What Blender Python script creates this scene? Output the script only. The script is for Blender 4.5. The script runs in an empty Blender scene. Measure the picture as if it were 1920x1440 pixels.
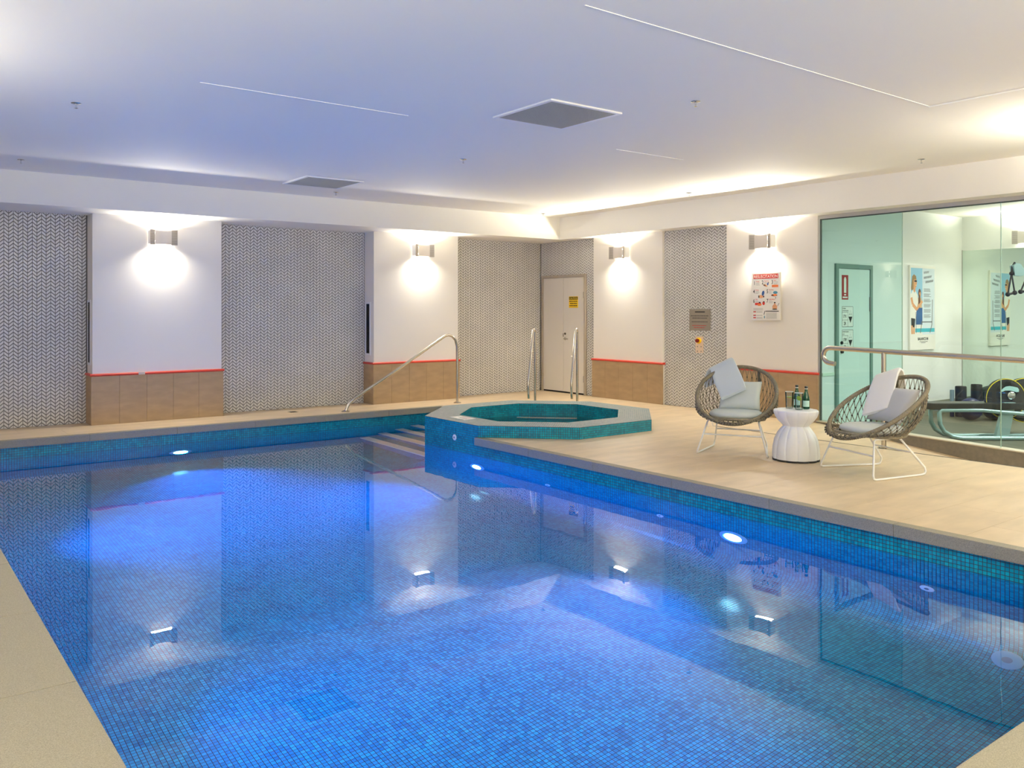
import bpy, bmesh, math, random
from mathutils import Vector, Matrix
random.seed(7)
S = bpy.context.scene
C = S.collection
PI = math.pi
# ------------------------------------------------------------------ camera, world, exposure
cam_d = bpy.data.cameras.new('camera'); cam = bpy.data.objects.new('camera', cam_d); C.objects.link(cam)
cam_d.sensor_width = 36; cam_d.lens = 1594 / 1920 * 36; cam_d.shift_y = -136 / 1920; cam_d.clip_start = 0.02
cam.location = (0, 0, 1.45); cam.rotation_euler = (PI / 2, 0, -math.radians(37.32))
S.camera = cam
W = bpy.data.worlds.new('world'); S.world = W; W.use_nodes = True
W.node_tree.nodes['Background'].inputs[0].default_value = (0.55, 0.7, 0.8, 1)
W.node_tree.nodes['Background'].inputs[1].default_value = 0.3
S.view_settings.view_transform = 'Standard'; S.view_settings.look = 'None'
S.view_settings.exposure = 0.42; S.view_settings.gamma = 1; S.view_settings.use_curve_mapping = False
S.cycles.use_denoising = True
S.cycles.max_bounces = 14; S.cycles.diffuse_bounces = 7; S.cycles.glossy_bounces = 5
S.cycles.transmission_bounces = 10; S.cycles.transparent_max_bounces = 12
S.cycles.sample_clamp_indirect = 4.0
WARM = (1.0, 0.94, 0.81)
SCONCE_UP, SCONCE_DOWN = 64.0, 16.0
POOL_LAMP = 60.0
BLUE = (0.0, 0.18, 1.0)

def area(name, loc, direction, sx, sy, power, col, spread=PI, parent=None):
    d = bpy.data.lights.new(name, 'AREA'); d.shape = 'RECTANGLE'; d.size = sx; d.size_y = sy
    d.energy = power; d.color = col; d.spread = spread
    o = bpy.data.objects.new(name, d); C.objects.link(o); o.location = loc
    o.rotation_euler = Vector(direction).to_track_quat('-Z', 'Y').to_euler()
    if parent: o.parent = parent
    return o
# fill lamps added behind the camera for ambient light (frames built below)
FILL_LAMPS = [(-1.0, -1.2), (1.5, -1.2), (4.0, -1.2), (6.5, -1.2)]
for x, y in FILL_LAMPS:
    area('fill_lamp_light', (x, y, 3.0), (0, 0, -1), .5, .5, 14, (0.9, 1.0, 0.9))
GYM_FILL = [(11.3, 1.5), (11.3, 3.6), (12.9, 1.5)]  # fill lamps added out of view to light the gym
for x, y in GYM_FILL:
    area('gym_fill_light', (x, y, 2.88), (0, 0, -1), .5, .5, 64, (1.0, 0.98, 0.95))

# ------------------------------------------------------------------ materials
def lin(c):
    return tuple(((v / 255) / 12.92 if v / 255 <= .04045 else ((v / 255 + .055) / 1.055) ** 2.4) for v in c)
MATS = {}
def mat(name, col, rough=.5, metal=0, var=0.0, scale=8, bump=0, bscale=60, spec=.5, stretch=None, trans=0, ior=1.45, emit=None, estr=0):
    if name in MATS: return MATS[name]
    m = bpy.data.materials.new(name); m.use_nodes = True; nt = m.node_tree; b = nt.nodes['Principled BSDF']
    c = lin(col)
    b.inputs['Base Color'].default_value = (*c, 1); b.inputs['Roughness'].default_value = rough
    b.inputs['Metallic'].default_value = metal; b.inputs['Specular IOR Level'].default_value = spec
    b.inputs['Transmission Weight'].default_value = trans; b.inputs['IOR'].default_value = ior
    if emit: b.inputs['Emission Color'].default_value = (*emit, 1); b.inputs['Emission Strength'].default_value = estr
    if var or bump:
        g = nt.nodes.new('ShaderNodeNewGeometry')
        src = g.outputs['Position']
        if stretch:
            mp = nt.nodes.new('ShaderNodeMapping'); mp.inputs['Scale'].default_value = stretch
            nt.links.new(src, mp.inputs[0]); src = mp.outputs[0]
    if var:
        n = nt.nodes.new('ShaderNodeTexNoise'); n.inputs['Scale'].default_value = scale; n.inputs['Detail'].default_value = 5
        nt.links.new(src, n.inputs['Vector'])
        r = nt.nodes.new('ShaderNodeValToRGB'); r.color_ramp.elements[0].position = .3; r.color_ramp.elements[1].position = .7
        r.color_ramp.elements[0].color = (*[max(0, v * (1 - var)) for v in c], 1)
        r.color_ramp.elements[1].color = (*[min(1, v * (1 + var)) for v in c], 1)
        nt.links.new(n.outputs['Fac'], r.inputs['Fac']); nt.links.new(r.outputs[0], b.inputs['Base Color'])
    if bump:
        n2 = nt.nodes.new('ShaderNodeTexNoise'); n2.inputs['Scale'].default_value = bscale; n2.inputs['Detail'].default_value = 3
        nt.links.new(src, n2.inputs['Vector'])
        bp = nt.nodes.new('ShaderNodeBump'); bp.inputs['Strength'].default_value = bump; bp.inputs['Distance'].default_value = .01
        nt.links.new(n2.outputs['Fac'], bp.inputs['Height']); nt.links.new(bp.outputs[0], b.inputs['Normal'])
    MATS[name] = m
    return m

def mosaic(name, ca, cb, grout, rough=.15):
    """Square glass tiles; UV is counted in tiles."""
    m = bpy.data.materials.new(name); m.use_nodes = True; nt = m.node_tree; b = nt.nodes['Principled BSDF']; L = nt.links
    uv = nt.nodes.new('ShaderNodeUVMap')
    def vm(op, a=None, bv=None):
        n = nt.nodes.new('ShaderNodeVectorMath'); n.operation = op
        if a is not None: L.new(a, n.inputs[0])
        if bv is not None: n.inputs[1].default_value = bv
        return n.outputs[0]
    def mm(op, a, bv):
        n = nt.nodes.new('ShaderNodeMath'); n.operation = op
        L.new(a, n.inputs[0])
        if isinstance(bv, (int, float)): n.inputs[1].default_value = bv
        else: L.new(bv, n.inputs[1])
        return n.outputs[0]
    cell = vm('FLOOR', uv.outputs[0]); fr = vm('FRACTION', uv.outputs[0])
    wn = nt.nodes.new('ShaderNodeTexWhiteNoise'); wn.noise_dimensions = '2D'; L.new(cell, wn.inputs['Vector'])
    big = nt.nodes.new('ShaderNodeTexNoise'); big.inputs['Scale'].default_value = .12; L.new(cell, big.inputs['Vector'])
    mixf = mm('ADD', mm('MULTIPLY', wn.outputs['Value'], .42), mm('MULTIPLY', big.outputs['Fac'], .5))
    ramp = nt.nodes.new('ShaderNodeValToRGB'); L.new(mixf, ramp.inputs[0])
    e = ramp.color_ramp.elements
    e[0].color = (*lin(ca), 1); e[1].color = (*lin(cb), 1); e[0].position = .1; e[1].position = .95
    sep = nt.nodes.new('ShaderNodeSeparateXYZ'); L.new(fr, sep.inputs[0])
    dx = mm('ABSOLUTE', mm('SUBTRACT', sep.outputs[0], .5), 0); dy = mm('ABSOLUTE', mm('SUBTRACT', sep.outputs[1], .5), 0)
    edge = mm('MAXIMUM', dx, dy)
    g = mm('GREATER_THAN', edge, .425)
    mx = nt.nodes.new('ShaderNodeMix'); mx.data_type = 'RGBA'; L.new(g, mx.inputs['Factor'])
    L.new(ramp.outputs[0], mx.inputs['A']); mx.inputs['B'].default_value = (*lin(grout), 1)
    L.new(mx.outputs['Result'], b.inputs['Base Color'])
    ro = mm('ADD', mm('MULTIPLY', g, .5), rough); L.new(ro, b.inputs['Roughness'])
    bp = nt.nodes.new('ShaderNodeBump'); bp.inputs['Strength'].default_value = .25; bp.inputs['Distance'].default_value = .002; bp.invert = True
    L.new(mm('MULTIPLY', wn.outputs['Value'], .0), bp.inputs['Height']); L.new(g, bp.inputs['Height']); L.new(bp.outputs[0], b.inputs['Normal'])
    MATS[name] = m
    return m

PLASTER = mat('white_plaster', (240, 235, 225), .7, bump=.03, bscale=90)
CEILM = mat('white_ceiling_paint', (244, 241, 230), .8)
GYMW = mat('gym_wall_paint', (232, 234, 228), .7)
RED = mat('red_rail', (196, 62, 44), .4)
STONE = mat('brown_stone', (168, 142, 108), .5, var=.10, scale=5, stretch=(1, 1, 3))
DECK = mat('beige_deck_tile', (206, 183, 150), .42, var=.10, scale=2.2, stretch=(1.0, 3.0, 1))
GRAN = mat('granular_terrazzo', (138, 131, 114), .6, var=.30, scale=260)
GROUT = mat('grout', (150, 140, 122), .9)
CHIP = mat('glazed_chip', (226, 223, 216), .22, var=.06, scale=3)
CHIPG = mat('dark_grout', (118, 114, 108), .9)
MOS = mosaic('teal_mosaic', (0, 104, 134), (14, 174, 194), (0, 26, 44))
MOS_SHEEN = mosaic('rim_mosaic_sheen', (120, 150, 158), (176, 196, 198), (128, 140, 140), .2)  # same tiles as the sides, grazing reflection painted into the colours
STEEL = mat('brushed_steel', (205, 198, 186), .22, 1)
CHROME = mat('chrome', (220, 220, 220), .12, 1)
WHITE = mat('white_enamel', (238, 238, 236), .4)
DARK = mat('dark_void', (22, 24, 26), .8)
DOORP = mat('door_paint', (224, 218, 206), .5)
FRAMEP = mat('door_frame_paint', (176, 164, 146), .5)
ALU = mat('aluminium', (196, 194, 188), .35, .8)
BLACK = mat('black_rubber', (20, 20, 22), .6)
SCM = mat('sconce_metal', (214, 206, 196), .45, .15)
SCS = mat('sconce_slat', (186, 178, 168), .5, .15)
LAMPM = mat('lamp_glow', (255, 250, 240), .5, emit=(1, .93, .8), estr=14)
TAN = mat('step_terrazzo', (240, 222, 190), .6, var=.08, scale=60)
ROPE = mat('taupe_rope', (122, 114, 96), .8, var=.2, scale=60)
ROPED = mat('dark_rope', (78, 74, 62), .85)
CUSH = mat('grey_blue_fabric', (198, 206, 204), .9, bump=.2, bscale=400)
CUSHG = mat('grey_linen', (186, 188, 190), .9, bump=.2, bscale=400)
TOWB = mat('pale_blue_towel', (216, 226, 230), .95, bump=.5, bscale=500)
TOWW = mat('white_towel', (240, 240, 240), .95, bump=.5, bscale=500)
PAD = mat('black_vinyl', (30, 34, 32), .35)
NAVY = mat('navy_vinyl', (12, 20, 70), .45)
TEALM = mat('machine_silver', (150, 180, 178), .3, .5)
YEL = mat('yellow_ring', (214, 200, 40), .5)
GYMF = mat('gym_floor', (92, 92, 76), .5, var=.12, scale=4, stretch=(6, .5, 1))
MIRR = mat('mirror_glass', (214, 228, 218), .01, 1)
GREEN = mat('green_bottle', (0, 92, 62), .06, trans=.75, ior=1.5)
SIGNW = mat('sign_white', (240, 236, 226), .5)
SIGNG = mat('plaque_steel', (150, 140, 124), .4, .4)
INK = mat('ink_black', (24, 22, 22), .6)
INKG = mat('ink_grey', (120, 118, 114), .6)
INKR = mat('ink_red', (196, 44, 32), .6)
INKO = mat('ink_orange', (226, 120, 60), .6)
INKB = mat('ink_blue', (52, 84, 140), .6)
INKS = mat('ink_skin', (222, 160, 110), .6)
INKY = mat('ink_yellow', (246, 200, 20), .5)
SKY = mat('ink_sky', (150, 200, 226), .6)
SEA = mat('ink_sea', (60, 180, 196), .6)
DEEP = mat('ink_deep_blue', (30, 92, 150), .6)
HAIR = mat('ink_hair', (150, 120, 80), .6)
LIME = mat('lime_flesh', (160, 190, 40), .5)

def glassmat(name, tint, refl_rough=.0, ior=1.5):
    m = bpy.data.materials.new(name); m.use_nodes = True; nt = m.node_tree; nt.nodes.remove(nt.nodes['Principled BSDF'])
    o = nt.nodes['Material Output']; t = nt.nodes.new('ShaderNodeBsdfTransparent'); t.inputs[0].default_value = (*tint, 1)
    g = nt.nodes.new('ShaderNodeBsdfGlossy'); g.inputs['Roughness'].default_value = refl_rough; g.inputs[0].default_value = (.95, 1, .97, 1)
    f = nt.nodes.new('ShaderNodeFresnel'); f.inputs[0].default_value = ior
    x = nt.nodes.new('ShaderNodeMixShader'); nt.links.new(f.outputs[0], x.inputs[0]); nt.links.new(t.outputs[0], x.inputs[1]); nt.links.new(g.outputs[0], x.inputs[2])
    nt.links.new(x.outputs[0], o.inputs[0]); MATS[name] = m
    return m
GLASS1 = glassmat('teal_tinted_glass', (.56, .80, .76), ior=1.7)
GLASS2 = glassmat('clear_green_glass', (.88, .96, .93), ior=1.6)
TUMB = glassmat('tumbler_glass', (.93, .96, .96), ior=1.35)

def water(name, bump, sc):
    m = bpy.data.materials.new(name); m.use_nodes = True; nt = m.node_tree; b = nt.nodes['Principled BSDF']
    b.inputs['Base Color'].default_value = (1, 1, 1, 1); b.inputs['Transmission Weight'].default_value = 1
    b.inputs['Roughness'].default_value = 0.0; b.inputs['IOR'].default_value = 1.30
    g = nt.nodes.new('ShaderNodeNewGeometry'); n = nt.nodes.new('ShaderNodeTexNoise'); n.inputs['Scale'].default_value = sc; n.inputs['Detail'].default_value = 2
    nt.links.new(g.outputs['Position'], n.inputs['Vector'])
    bp = nt.nodes.new('ShaderNodeBump'); bp.inputs['Strength'].default_value = bump; bp.inputs['Distance'].default_value = .02
    nt.links.new(n.outputs['Fac'], bp.inputs['Height']); nt.links.new(bp.outputs[0], b.inputs['Normal'])
    return m
WATER = water('pool_water', .035, 2.2)
SPAW = water('spa_water', .05, 4)

# ------------------------------------------------------------------ mesh helpers
class MB:
    def __init__(s): s.v = []; s.f = []; s.m = []; s.uv = []
    def poly(s, pts, mi=0, uv=None):
        n = len(s.v); s.v += [tuple(p) for p in pts]; s.f.append(tuple(range(n, n + len(pts)))); s.m.append(mi)
        s.uv.append(uv if uv else [(0, 0)] * len(pts))
    def box(s, x0, y0, z0, x1, y1, z1, mi=0, M=None):
        P = [Vector((x, y, z)) for z in (z0, z1) for y in (y0, y1) for x in (x0, x1)]
        if M: P = [M @ p for p in P]
        n = len(s.v); s.v += [tuple(p) for p in P]
        for f in ((0, 2, 3, 1), (4, 5, 7, 6), (0, 1, 5, 4), (1, 3, 7, 5), (3, 2, 6, 7), (2, 0, 4, 6)):
            s.f.append(tuple(n + i for i in f)); s.m.append(mi); s.uv.append([(0, 0)] * 4)
    def prism(s, poly, z0, z1, mi=0):
        """poly CCW (x, y)"""
        n = len(s.v); k = len(poly)
        s.v += [(p[0], p[1], z0) for p in poly] + [(p[0], p[1], z1) for p in poly]
        s.f.append(tuple(n + i for i in range(k))[::-1]); s.f.append(tuple(n + k + i for i in range(k)))
        for i in range(k): j = (i + 1) % k; s.f.append((n + i, n + j, n + k + j, n + k + i))
        for _ in range(k + 2): s.m.append(mi)
        s.uv += [[(0, 0)] * k, [(0, 0)] * k] + [[(0, 0)] * 4] * k
    def tube(s, pts, r, n=10, closed=False, mi=0, cap=True):
        P = [Vector(p) for p in pts]; k = len(P)
        R = r if isinstance(r, (list, tuple)) else [r] * k
        T = []
        for i in range(k):
            a = P[(i - 1) % k] if (closed or i > 0) else P[i]; b = P[(i + 1) % k] if (closed or i < k - 1) else P[i]
            t = (b - a); T.append(t.normalized() if t.length > 1e-9 else Vector((0, 0, 1)))
        ref = Vector((0, 0, 1)) if abs(T[0].z) < .9 else Vector((1, 0, 0))
        U = (ref - T[0] * ref.dot(T[0])).normalized(); base = len(s.v)
        for i in range(k):
            U = (U - T[i] * U.dot(T[i])).normalized(); V = T[i].cross(U)
            for j in range(n):
                a = 2 * PI * j / n; s.v.append(tuple(P[i] + (U * math.cos(a) + V * math.sin(a)) * R[i]))
        for i in range(k if closed else k - 1):
            i2 = (i + 1) % k
            for j in range(n):
                j2 = (j + 1) % n
                s.f.append((base + i * n + j, base + i * n + j2, base + i2 * n + j2, base + i2 * n + j)); s.m.append(mi); s.uv.append([(0, 0)] * 4)
        if cap and not closed:
            s.f.append(tuple(base + j for j in range(n))[::-1]); s.m.append(mi); s.uv.append([(0, 0)] * n)
            s.f.append(tuple(base + (k - 1) * n + j for j in range(n))); s.m.append(mi); s.uv.append([(0, 0)] * n)
    def lathe(s, prof, n=32, c=(0, 0, 0), fl=None, mi=0, cap=True):
        base = len(s.v); k = len(prof)
        for r, z in prof:
            for j in range(n):
                a = 2 * PI * j / n; q = r * (fl(a, z) if fl else 1)
                s.v.append((c[0] + q * math.cos(a), c[1] + q * math.sin(a), c[2] + z))
        for i in range(k - 1):
            for j in range(n):
                j2 = (j + 1) % n
                s.f.append((base + i * n + j, base + i * n + j2, base + (i + 1) * n + j2, base + (i + 1) * n + j)); s.m.append(mi); s.uv.append([(0, 0)] * 4)
        if cap:
            s.f.append(tuple(base + j for j in range(n))[::-1]); s.m.append(mi); s.uv.append([(0, 0)] * n)
            s.f.append(tuple(base + (k - 1) * n + j for j in range(n))); s.m.append(mi); s.uv.append([(0, 0)] * n)
    def xf(s, M): s.v = [tuple(M @ Vector(p)) for p in s.v]; return s
    def build(s, name, mats, parent=None, smooth=None, bevel=0, label=None, kind=None):
        me = bpy.data.meshes.new(name); me.from_pydata(s.v, [], s.f)
        if not isinstance(mats, (list, tuple)): mats = [mats]
        for m in mats: me.materials.append(m)
        me.polygons.foreach_set('material_index', s.m)
        uvl = me.uv_layers.new(name='UVMap')
        flat = [c for f in s.uv for p in f for c in p]; uvl.data.foreach_set('uv', flat)
        if bevel:
            bm = bmesh.new(); bm.from_mesh(me)
            bmesh.ops.bevel(bm, geom=bm.edges[:], offset=bevel, segments=2, affect='EDGES', profile=.7)
            bm.to_mesh(me); bm.free()
        me.update()
        if smooth is not None:
            me.polygons.foreach_set('use_smooth', [True] * len(me.polygons))
            me.set_sharp_from_angle(angle=math.radians(smooth))
        o = bpy.data.objects.new(name, me); C.objects.link(o)
        if parent: o.parent = parent
        if label: o['label'] = label
        if kind: o['kind'] = kind
        return o
def thing(name, label, cat, loc=(0, 0, 0), rz=0, group=None):
    o = bpy.data.objects.new(name, None); C.objects.link(o); o.location = loc; o.rotation_euler = (0, 0, rz); o.empty_display_size = .1
    o['label'] = label; o['category'] = cat
    if group: o['group'] = group
    return o
def tag(o, label, cat, group=None):
    o['label'] = label; o['category'] = cat
    if group: o['group'] = group
    return o
def struct(o, label=None, cat=None):
    o['kind'] = 'structure'
    if label: o['label'] = label
    if cat: o['category'] = cat
    return o
def quickbox(name, b, m, parent=None, bevel=0, **k):
    q = MB(); q.box(*b); return q.build(name, m, parent, bevel=bevel, **k)

def clip(poly, a, b, keep_left=True):
    out = []; k = len(poly)
    def side(p): return ((b[0] - a[0]) * (p[1] - a[1]) - (b[1] - a[1]) * (p[0] - a[0])) * (1 if keep_left else -1)
    for i in range(k):
        p, q = poly[i], poly[(i + 1) % k]; sp, sq = side(p), side(q)
        if sp >= 0: out.append(p)
        if (sp > 0 and sq < 0) or (sp < 0 and sq > 0):
            t = sp / (sp - sq); out.append((p[0] + (q[0] - p[0]) * t, p[1] + (q[1] - p[1]) * t))
    return out
def parea(p): return abs(sum(p[i][0] * p[(i + 1) % len(p)][1] - p[(i + 1) % len(p)][0] * p[i][1] for i in range(len(p)))) / 2 if len(p) > 2 else 0
def subtract(polys, conv):
    res = []
    for P in polys:
        rest = P
        for i in range(len(conv)):
            a, b = conv[i], conv[(i + 1) % len(conv)]
            o = clip(rest, a, b, False)
            if parea(o) > 1e-5: res.append(o)
            rest = clip(rest, a, b, True)
            if parea(rest) < 1e-6: break
    return res
def rect(x0, y0, x1, y1): return [(x0, y0), (x1, y0), (x1, y1), (x0, y1)]

# ------------------------------------------------------------------ dimensions
PX0, PX1, PY0, PY1, PXE = .62, 5.62, 1.25, 11.05, 7.05
SC = (7.03, 8.6); AP = 1.41; AI = 1.0; RIM = .135
def octo(ap, c=SC):
    r = ap / math.cos(PI / 8)
    return [(c[0] + r * math.cos(PI / 8 + i * PI / 4), c[1] + r * math.sin(PI / 8 + i * PI / 4)) for i in range(8)]   # CCW
OCT = octo(AP); OCI = octo(AI)
WL = -.217                                           # water level
TILE = .0265
XR, YL = 9.93, 12.15                                  # tiled wall planes
RX = 8.57                                             # deck edge beside the ramp
def ramp_z(y): return -.115 * (6.35 - y)
# ------------------------------------------------------------------ shell
HOLES = [rect(PX0 - .01, PY0 - .01, PX1 + .01, PY1 + .01), rect(PX1 - .01, 9.1, PXE + .01, PY1 + .01), octo(AP + .01)]
CEIL_Z, SOF_Z = 3.08, 2.70
fl = MB()
slab = [rect(-3, -2.5, RX, 12.3), rect(RX, 7.0, 10.1, 12.3)]
for h in HOLES: slab = subtract(slab, h)
for p in slab: fl.prism(p, -.075, -.008)
fl.box(RX - .06, -2.5, -.9, RX - .02, 7.0, -.075)
floor = struct(fl.build('floor', GROUT))
# deck tiles
COPW = .05
TH = [rect(PX0 - .5, PY0 - .5, PX1 + COPW, PY1 + COPW), rect(PX1 - .01, 9.1, PXE + COPW, PY1 + COPW), octo(AP + .002)]
def deck(x0, y0, x1, y1, sx, sy, m, off=0, holes=TH):
    n = 0; row = 0; y = y0
    while y < y1 - .01:
        x = x0 - (off if row % 2 else 0)
        while x < x1 - .01:
            a, b = max(x, x0), min(x + sx, x1)
            if b - a > .02:
                ps = [rect(a + .001, y + .001, b - .001, min(y + sy, y1) - .001)]
                for h in holes: ps = subtract(ps, h)
                if ps:
                    q = MB()
                    for p in ps: q.prism(p, -.012, 0.0)
                    q.build('tile', m, floor); n += 1
            x += sx
        y += sy; row += 1
    return n
nt = deck(PX1 - .01, -1.0, RX - .02, 7.0, .9, .45, DECK, .45)
nt += deck(PX1 - .01, 7.0, XR, YL, .9, .45, DECK, .45)
nt += deck(PX0 - .5, PY1 + .0, PX1 - .01, YL, .9, .55, DECK, .45)
LH = [rect(PX0 - .5, PY0 - .5, PX1 + COPW, PY1 + COPW)]
nt += deck(-.9, -1.0, PX0 - .5, YL, .98, .98, GRAN, 0, LH)
nt += deck(PX0 - .5, -1.0, PX1 - .01, PY0 - .5, 1.0, 1.0, GRAN, 0, LH)
# walls
wl = struct(quickbox('wall_left', (-3, YL + .012, -.1, 10.2, YL + .2, 3.2), CHIPG), 'back left wall with herringbone niches')
wr = MB(); wr.box(XR + .012, 6.56, -.1, XR + .2, 12.3, 3.2)
wr = struct(wr.build('wall_right', CHIPG))
struct(quickbox('wall_side', (-1.1, -2.5, -.1, -.9, 9.0, 3.2), PLASTER))
struct(quickbox('wall_alcove', (-3.1, 8.9, -.1, -2.95, 12.3, 3.2), PLASTER))
struct(quickbox('wall_alcove_front', (-3.0, 8.85, -.1, -1.1, 9.0, 3.2), PLASTER))
struct(quickbox('wall_near', (-1.1, -2.7, -.7, 14.2, -2.5, 3.2), PLASTER))
struct(quickbox('ceiling', (-3.1, -2.7, CEIL_Z, 10.1, 12.4, CEIL_Z + .1), CEILM))
sf = MB(); sf.box(-3.1, 11.27, SOF_Z, 9.64, 12.3, CEIL_Z + .01); sf.box(9.64, -2.5, SOF_Z, 10.1, 12.3, CEIL_Z + .01)
struct(sf.build('ceiling_bulkhead', CEILM))
# thin cover strips on the ceiling joints
for i, (x0, x1, y) in enumerate(((3.05, 9.6, 3.36), (1.9, 3.6, 6.15), (6.0, 7.0, 6.15))):
    struct(quickbox('trim_%d' % (i + 1), (x0, y - .004, CEIL_Z - .004, x1, y + .004, CEIL_Z), WHITE))
# lowered ceiling panel at the right front corner
struct(quickbox('trim_4', (6.72, -2.4, CEIL_Z - .012, 9.64, 3.36, CEIL_Z), CEILM, bevel=.003))

# herringbone niches: every chip is geometry, joined per field
def herring(name, O, u, n, w, h, parent, holes=()):
    """O lower left corner on the backing, u along, n out of the wall"""
    O, u, n, z = Vector(O), Vector(u), Vector(n), Vector((0, 0, 1)); q = MB()
    cw, pv, gp, t = .0516, .046, .007, .006
    cols = int(w / cw) + 1
    for i in range(cols):
        up = i % 2 == 0; a, b = i * cw, min((i + 1) * cw, w)
        if b - a < .01: continue
        rise = .0516 * .80; rows = int(h / pv) + 2
        for j in range(-1, rows):
            zb = j * pv + (0 if up else 0)
            za0, zb0 = (zb, zb + rise) if up else (zb + rise, zb)
            x0, x1 = a + gp * .35, b - gp * .35
            P = [(x0, za0 + gp * .9), (x1, zb0 + gp * .9), (x1, zb0 + pv - gp * .9), (x0, za0 + pv - gp * .9)]
            P = clip(clip(P, (0, .0005), (1, .0005)), (1, h - .0005), (0, h - .0005))
            if parea(P) < 2e-5: continue
            cx, cz = sum(p[0] for p in P) / len(P), sum(p[1] for p in P) / len(P)
            if any(hx0 < cx < hx1 and hz0 < cz < hz1 for hx0, hz0, hx1, hz1 in holes): continue
            dz = random.uniform(-.0006, .0006)
            B = [O + u * px + z * pz for px, pz in P]; e = .0016; cxv = O + u * cx + z * cz
            T = [p + (cxv - p).normalized() * e + n * (t + dz) for p in B]
            k = len(q.v); q.v += [tuple(p) for p in B + T]
            m_ = len(P); q.f.append(tuple(k + m_ + i for i in range(m_))); q.m.append(0); q.uv.append([(0, 0)] * m_)
            for i in range(m_): q.f.append((k + i, k + (i + 1) % m_, k + m_ + (i + 1) % m_, k + m_ + i)); q.m.append(0); q.uv.append([(0, 0)] * 4)
    # keep outward faces
    me = q.build(name, CHIP, parent, kind='stuff')
    bm = bmesh.new(); bm.from_mesh(me.data); bmesh.ops.recalc_face_normals(bm, faces=bm.faces[:]); bm.to_mesh(me.data); bm.free()
    return me
YB = YL + .012; XB = XR + .012
herring('herringbone_field', (.6, YB, 0), (1, 0, 0), (0, -1, 0), 1.70, SOF_Z, wl)
herring('herringbone_field', (3.96, YB, 0), (1, 0, 0), (0, -1, 0), 2.36, SOF_Z, wl)
herring('herringbone_field', (7.90, YB, 0), (1, 0, 0), (0, -1, 0), 2.03, SOF_Z, wl)
DY0, DY1, DZ = 10.90, 12.10, 2.10
herring('herringbone_field', (XB, YL, 0), (0, -1, 0), (-1, 0, 0), YL - 10.68, SOF_Z, wr, [(YL - DY1, -1, YL - DY0, DZ)])
herring('herringbone_field', (XB, 9.11, 0), (0, -1, 0), (-1, 0, 0), 9.11 - 7.87, SOF_Z, wr)

# piers: plaster above, stone tiles below, red rail between
def pier(name, a0, a1, face, back, axis, ntile, sides=(True, True), label=''):
    """axis 'x': pier on the left wall (runs along X, face at Y); 'y': on the right wall"""
    d = .02; ZR = .62
    def bx(q, u0, v0, z0, u1, v1, z1, mi=0):
        if axis == 'x': q.box(u0, v0, z0, u1, v1, z1, mi)
        else: q.box(v0, u0, z0, v1, u1, z1, mi)
    q = MB(); bx(q, a0, face + d, 0, a1, back, SOF_Z)
    body = q.build(name, PLASTER, None); struct(body, label)
    w = (a1 - a0 + 2 * d) / ntile
    for i in range(ntile):
        q = MB(); bx(q, a0 - d + i * w + .0012, face, .0, a0 - d + (i + 1) * w - .0012, face + d, ZR); q.build('stone_tile', STONE, body, bevel=.001)
    dep = back - face - d
    if dep > .1:
        for sx, on in ((a0 - d, sides[0]), (a1, sides[1])):
            if on:
                q = MB(); bx(q, sx, face + d + .001, 0, sx + d, back, ZR); q.build('stone_tile', STONE, body, bevel=.001)
    r = MB(); e = .012
    n = 8
    def rail(p0, p1, nrm):
        p0, p1, nrm = Vector(p0), Vector(p1), Vector(nrm); base = len(r.v)
        for p in (p0, p1):
            for j in range(n + 1):
                a = -PI / 2 + PI * j / n; r.v.append(tuple(p + nrm * (.016 * math.cos(a)) + Vector((0, 0, .0165 * math.sin(a)))))
        for j in range(n):
            r.f.append((base + j, base + n + 1 + j, base + n + 2 + j, base + j + 1)); r.m.append(0); r.uv.append([(0, 0)] * 4)
        for b0 in (base, base + n + 1): r.f.append(tuple(b0 + j for j in range(n + 1))); r.m.append(0); r.uv.append([(0, 0)] * (n + 1))
    zc = ZR + .0165
    if axis == 'x':
        rail((a0 - d - .012, face + .004, zc), (a1 + d + .012, face + .004, zc), (0, -1, 0))
        rail((a0 - d + .004, face, zc), (a0 - d + .004, back, zc), (-1, 0, 0)); rail((a1 + d - .004, face, zc), (a1 + d - .004, back, zc), (1, 0, 0))
        r.box(a0 - d, face + .004, ZR, a1 + d, back, ZR + .033)
    else:
        rail((face + .004, a0 - d - .01, zc), (face + .004, a1 + d + .01, zc), (-1, 0, 0))
        r.box(face + .004, a0 - d, ZR, back, a1 + d, ZR + .033)
    r.build('rail', RED, body, smooth=40, label='red half-round rail')
    return body
P1 = pier('wall_pier', 2.315, 3.955, 11.83, YL + .01, 'x', 5, label='white plaster pier with brown stone base, left of the large niche')
P2 = pier('wall_pier', 6.325, 7.90, 11.83, YL + .01, 'x', 5, label='white plaster pier beside the stair handrail')
P0 = pier('wall_pier', -2.5, -.85, 11.83, YL + .01, 'x', 5, label='white plaster pier at the far left, outside the picture')
P3 = pier('wall_pier', 9.11, 10.68, 9.87, XR + .01, 'y', 5, label='white plaster pier right of the double door')
P4 = pier('wall_pier', 6.40, 7.87, 9.87, XR + .01, 'y', 5, label='white plaster pier that carries the resuscitation sign')
# white scuff on the first rail
quickbox('scuff', (2.86, 11.812, .622, 2.94, 11.83, .655), mat('scuff_white', (206, 196, 186), .8), P1, bevel=.002)

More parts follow.
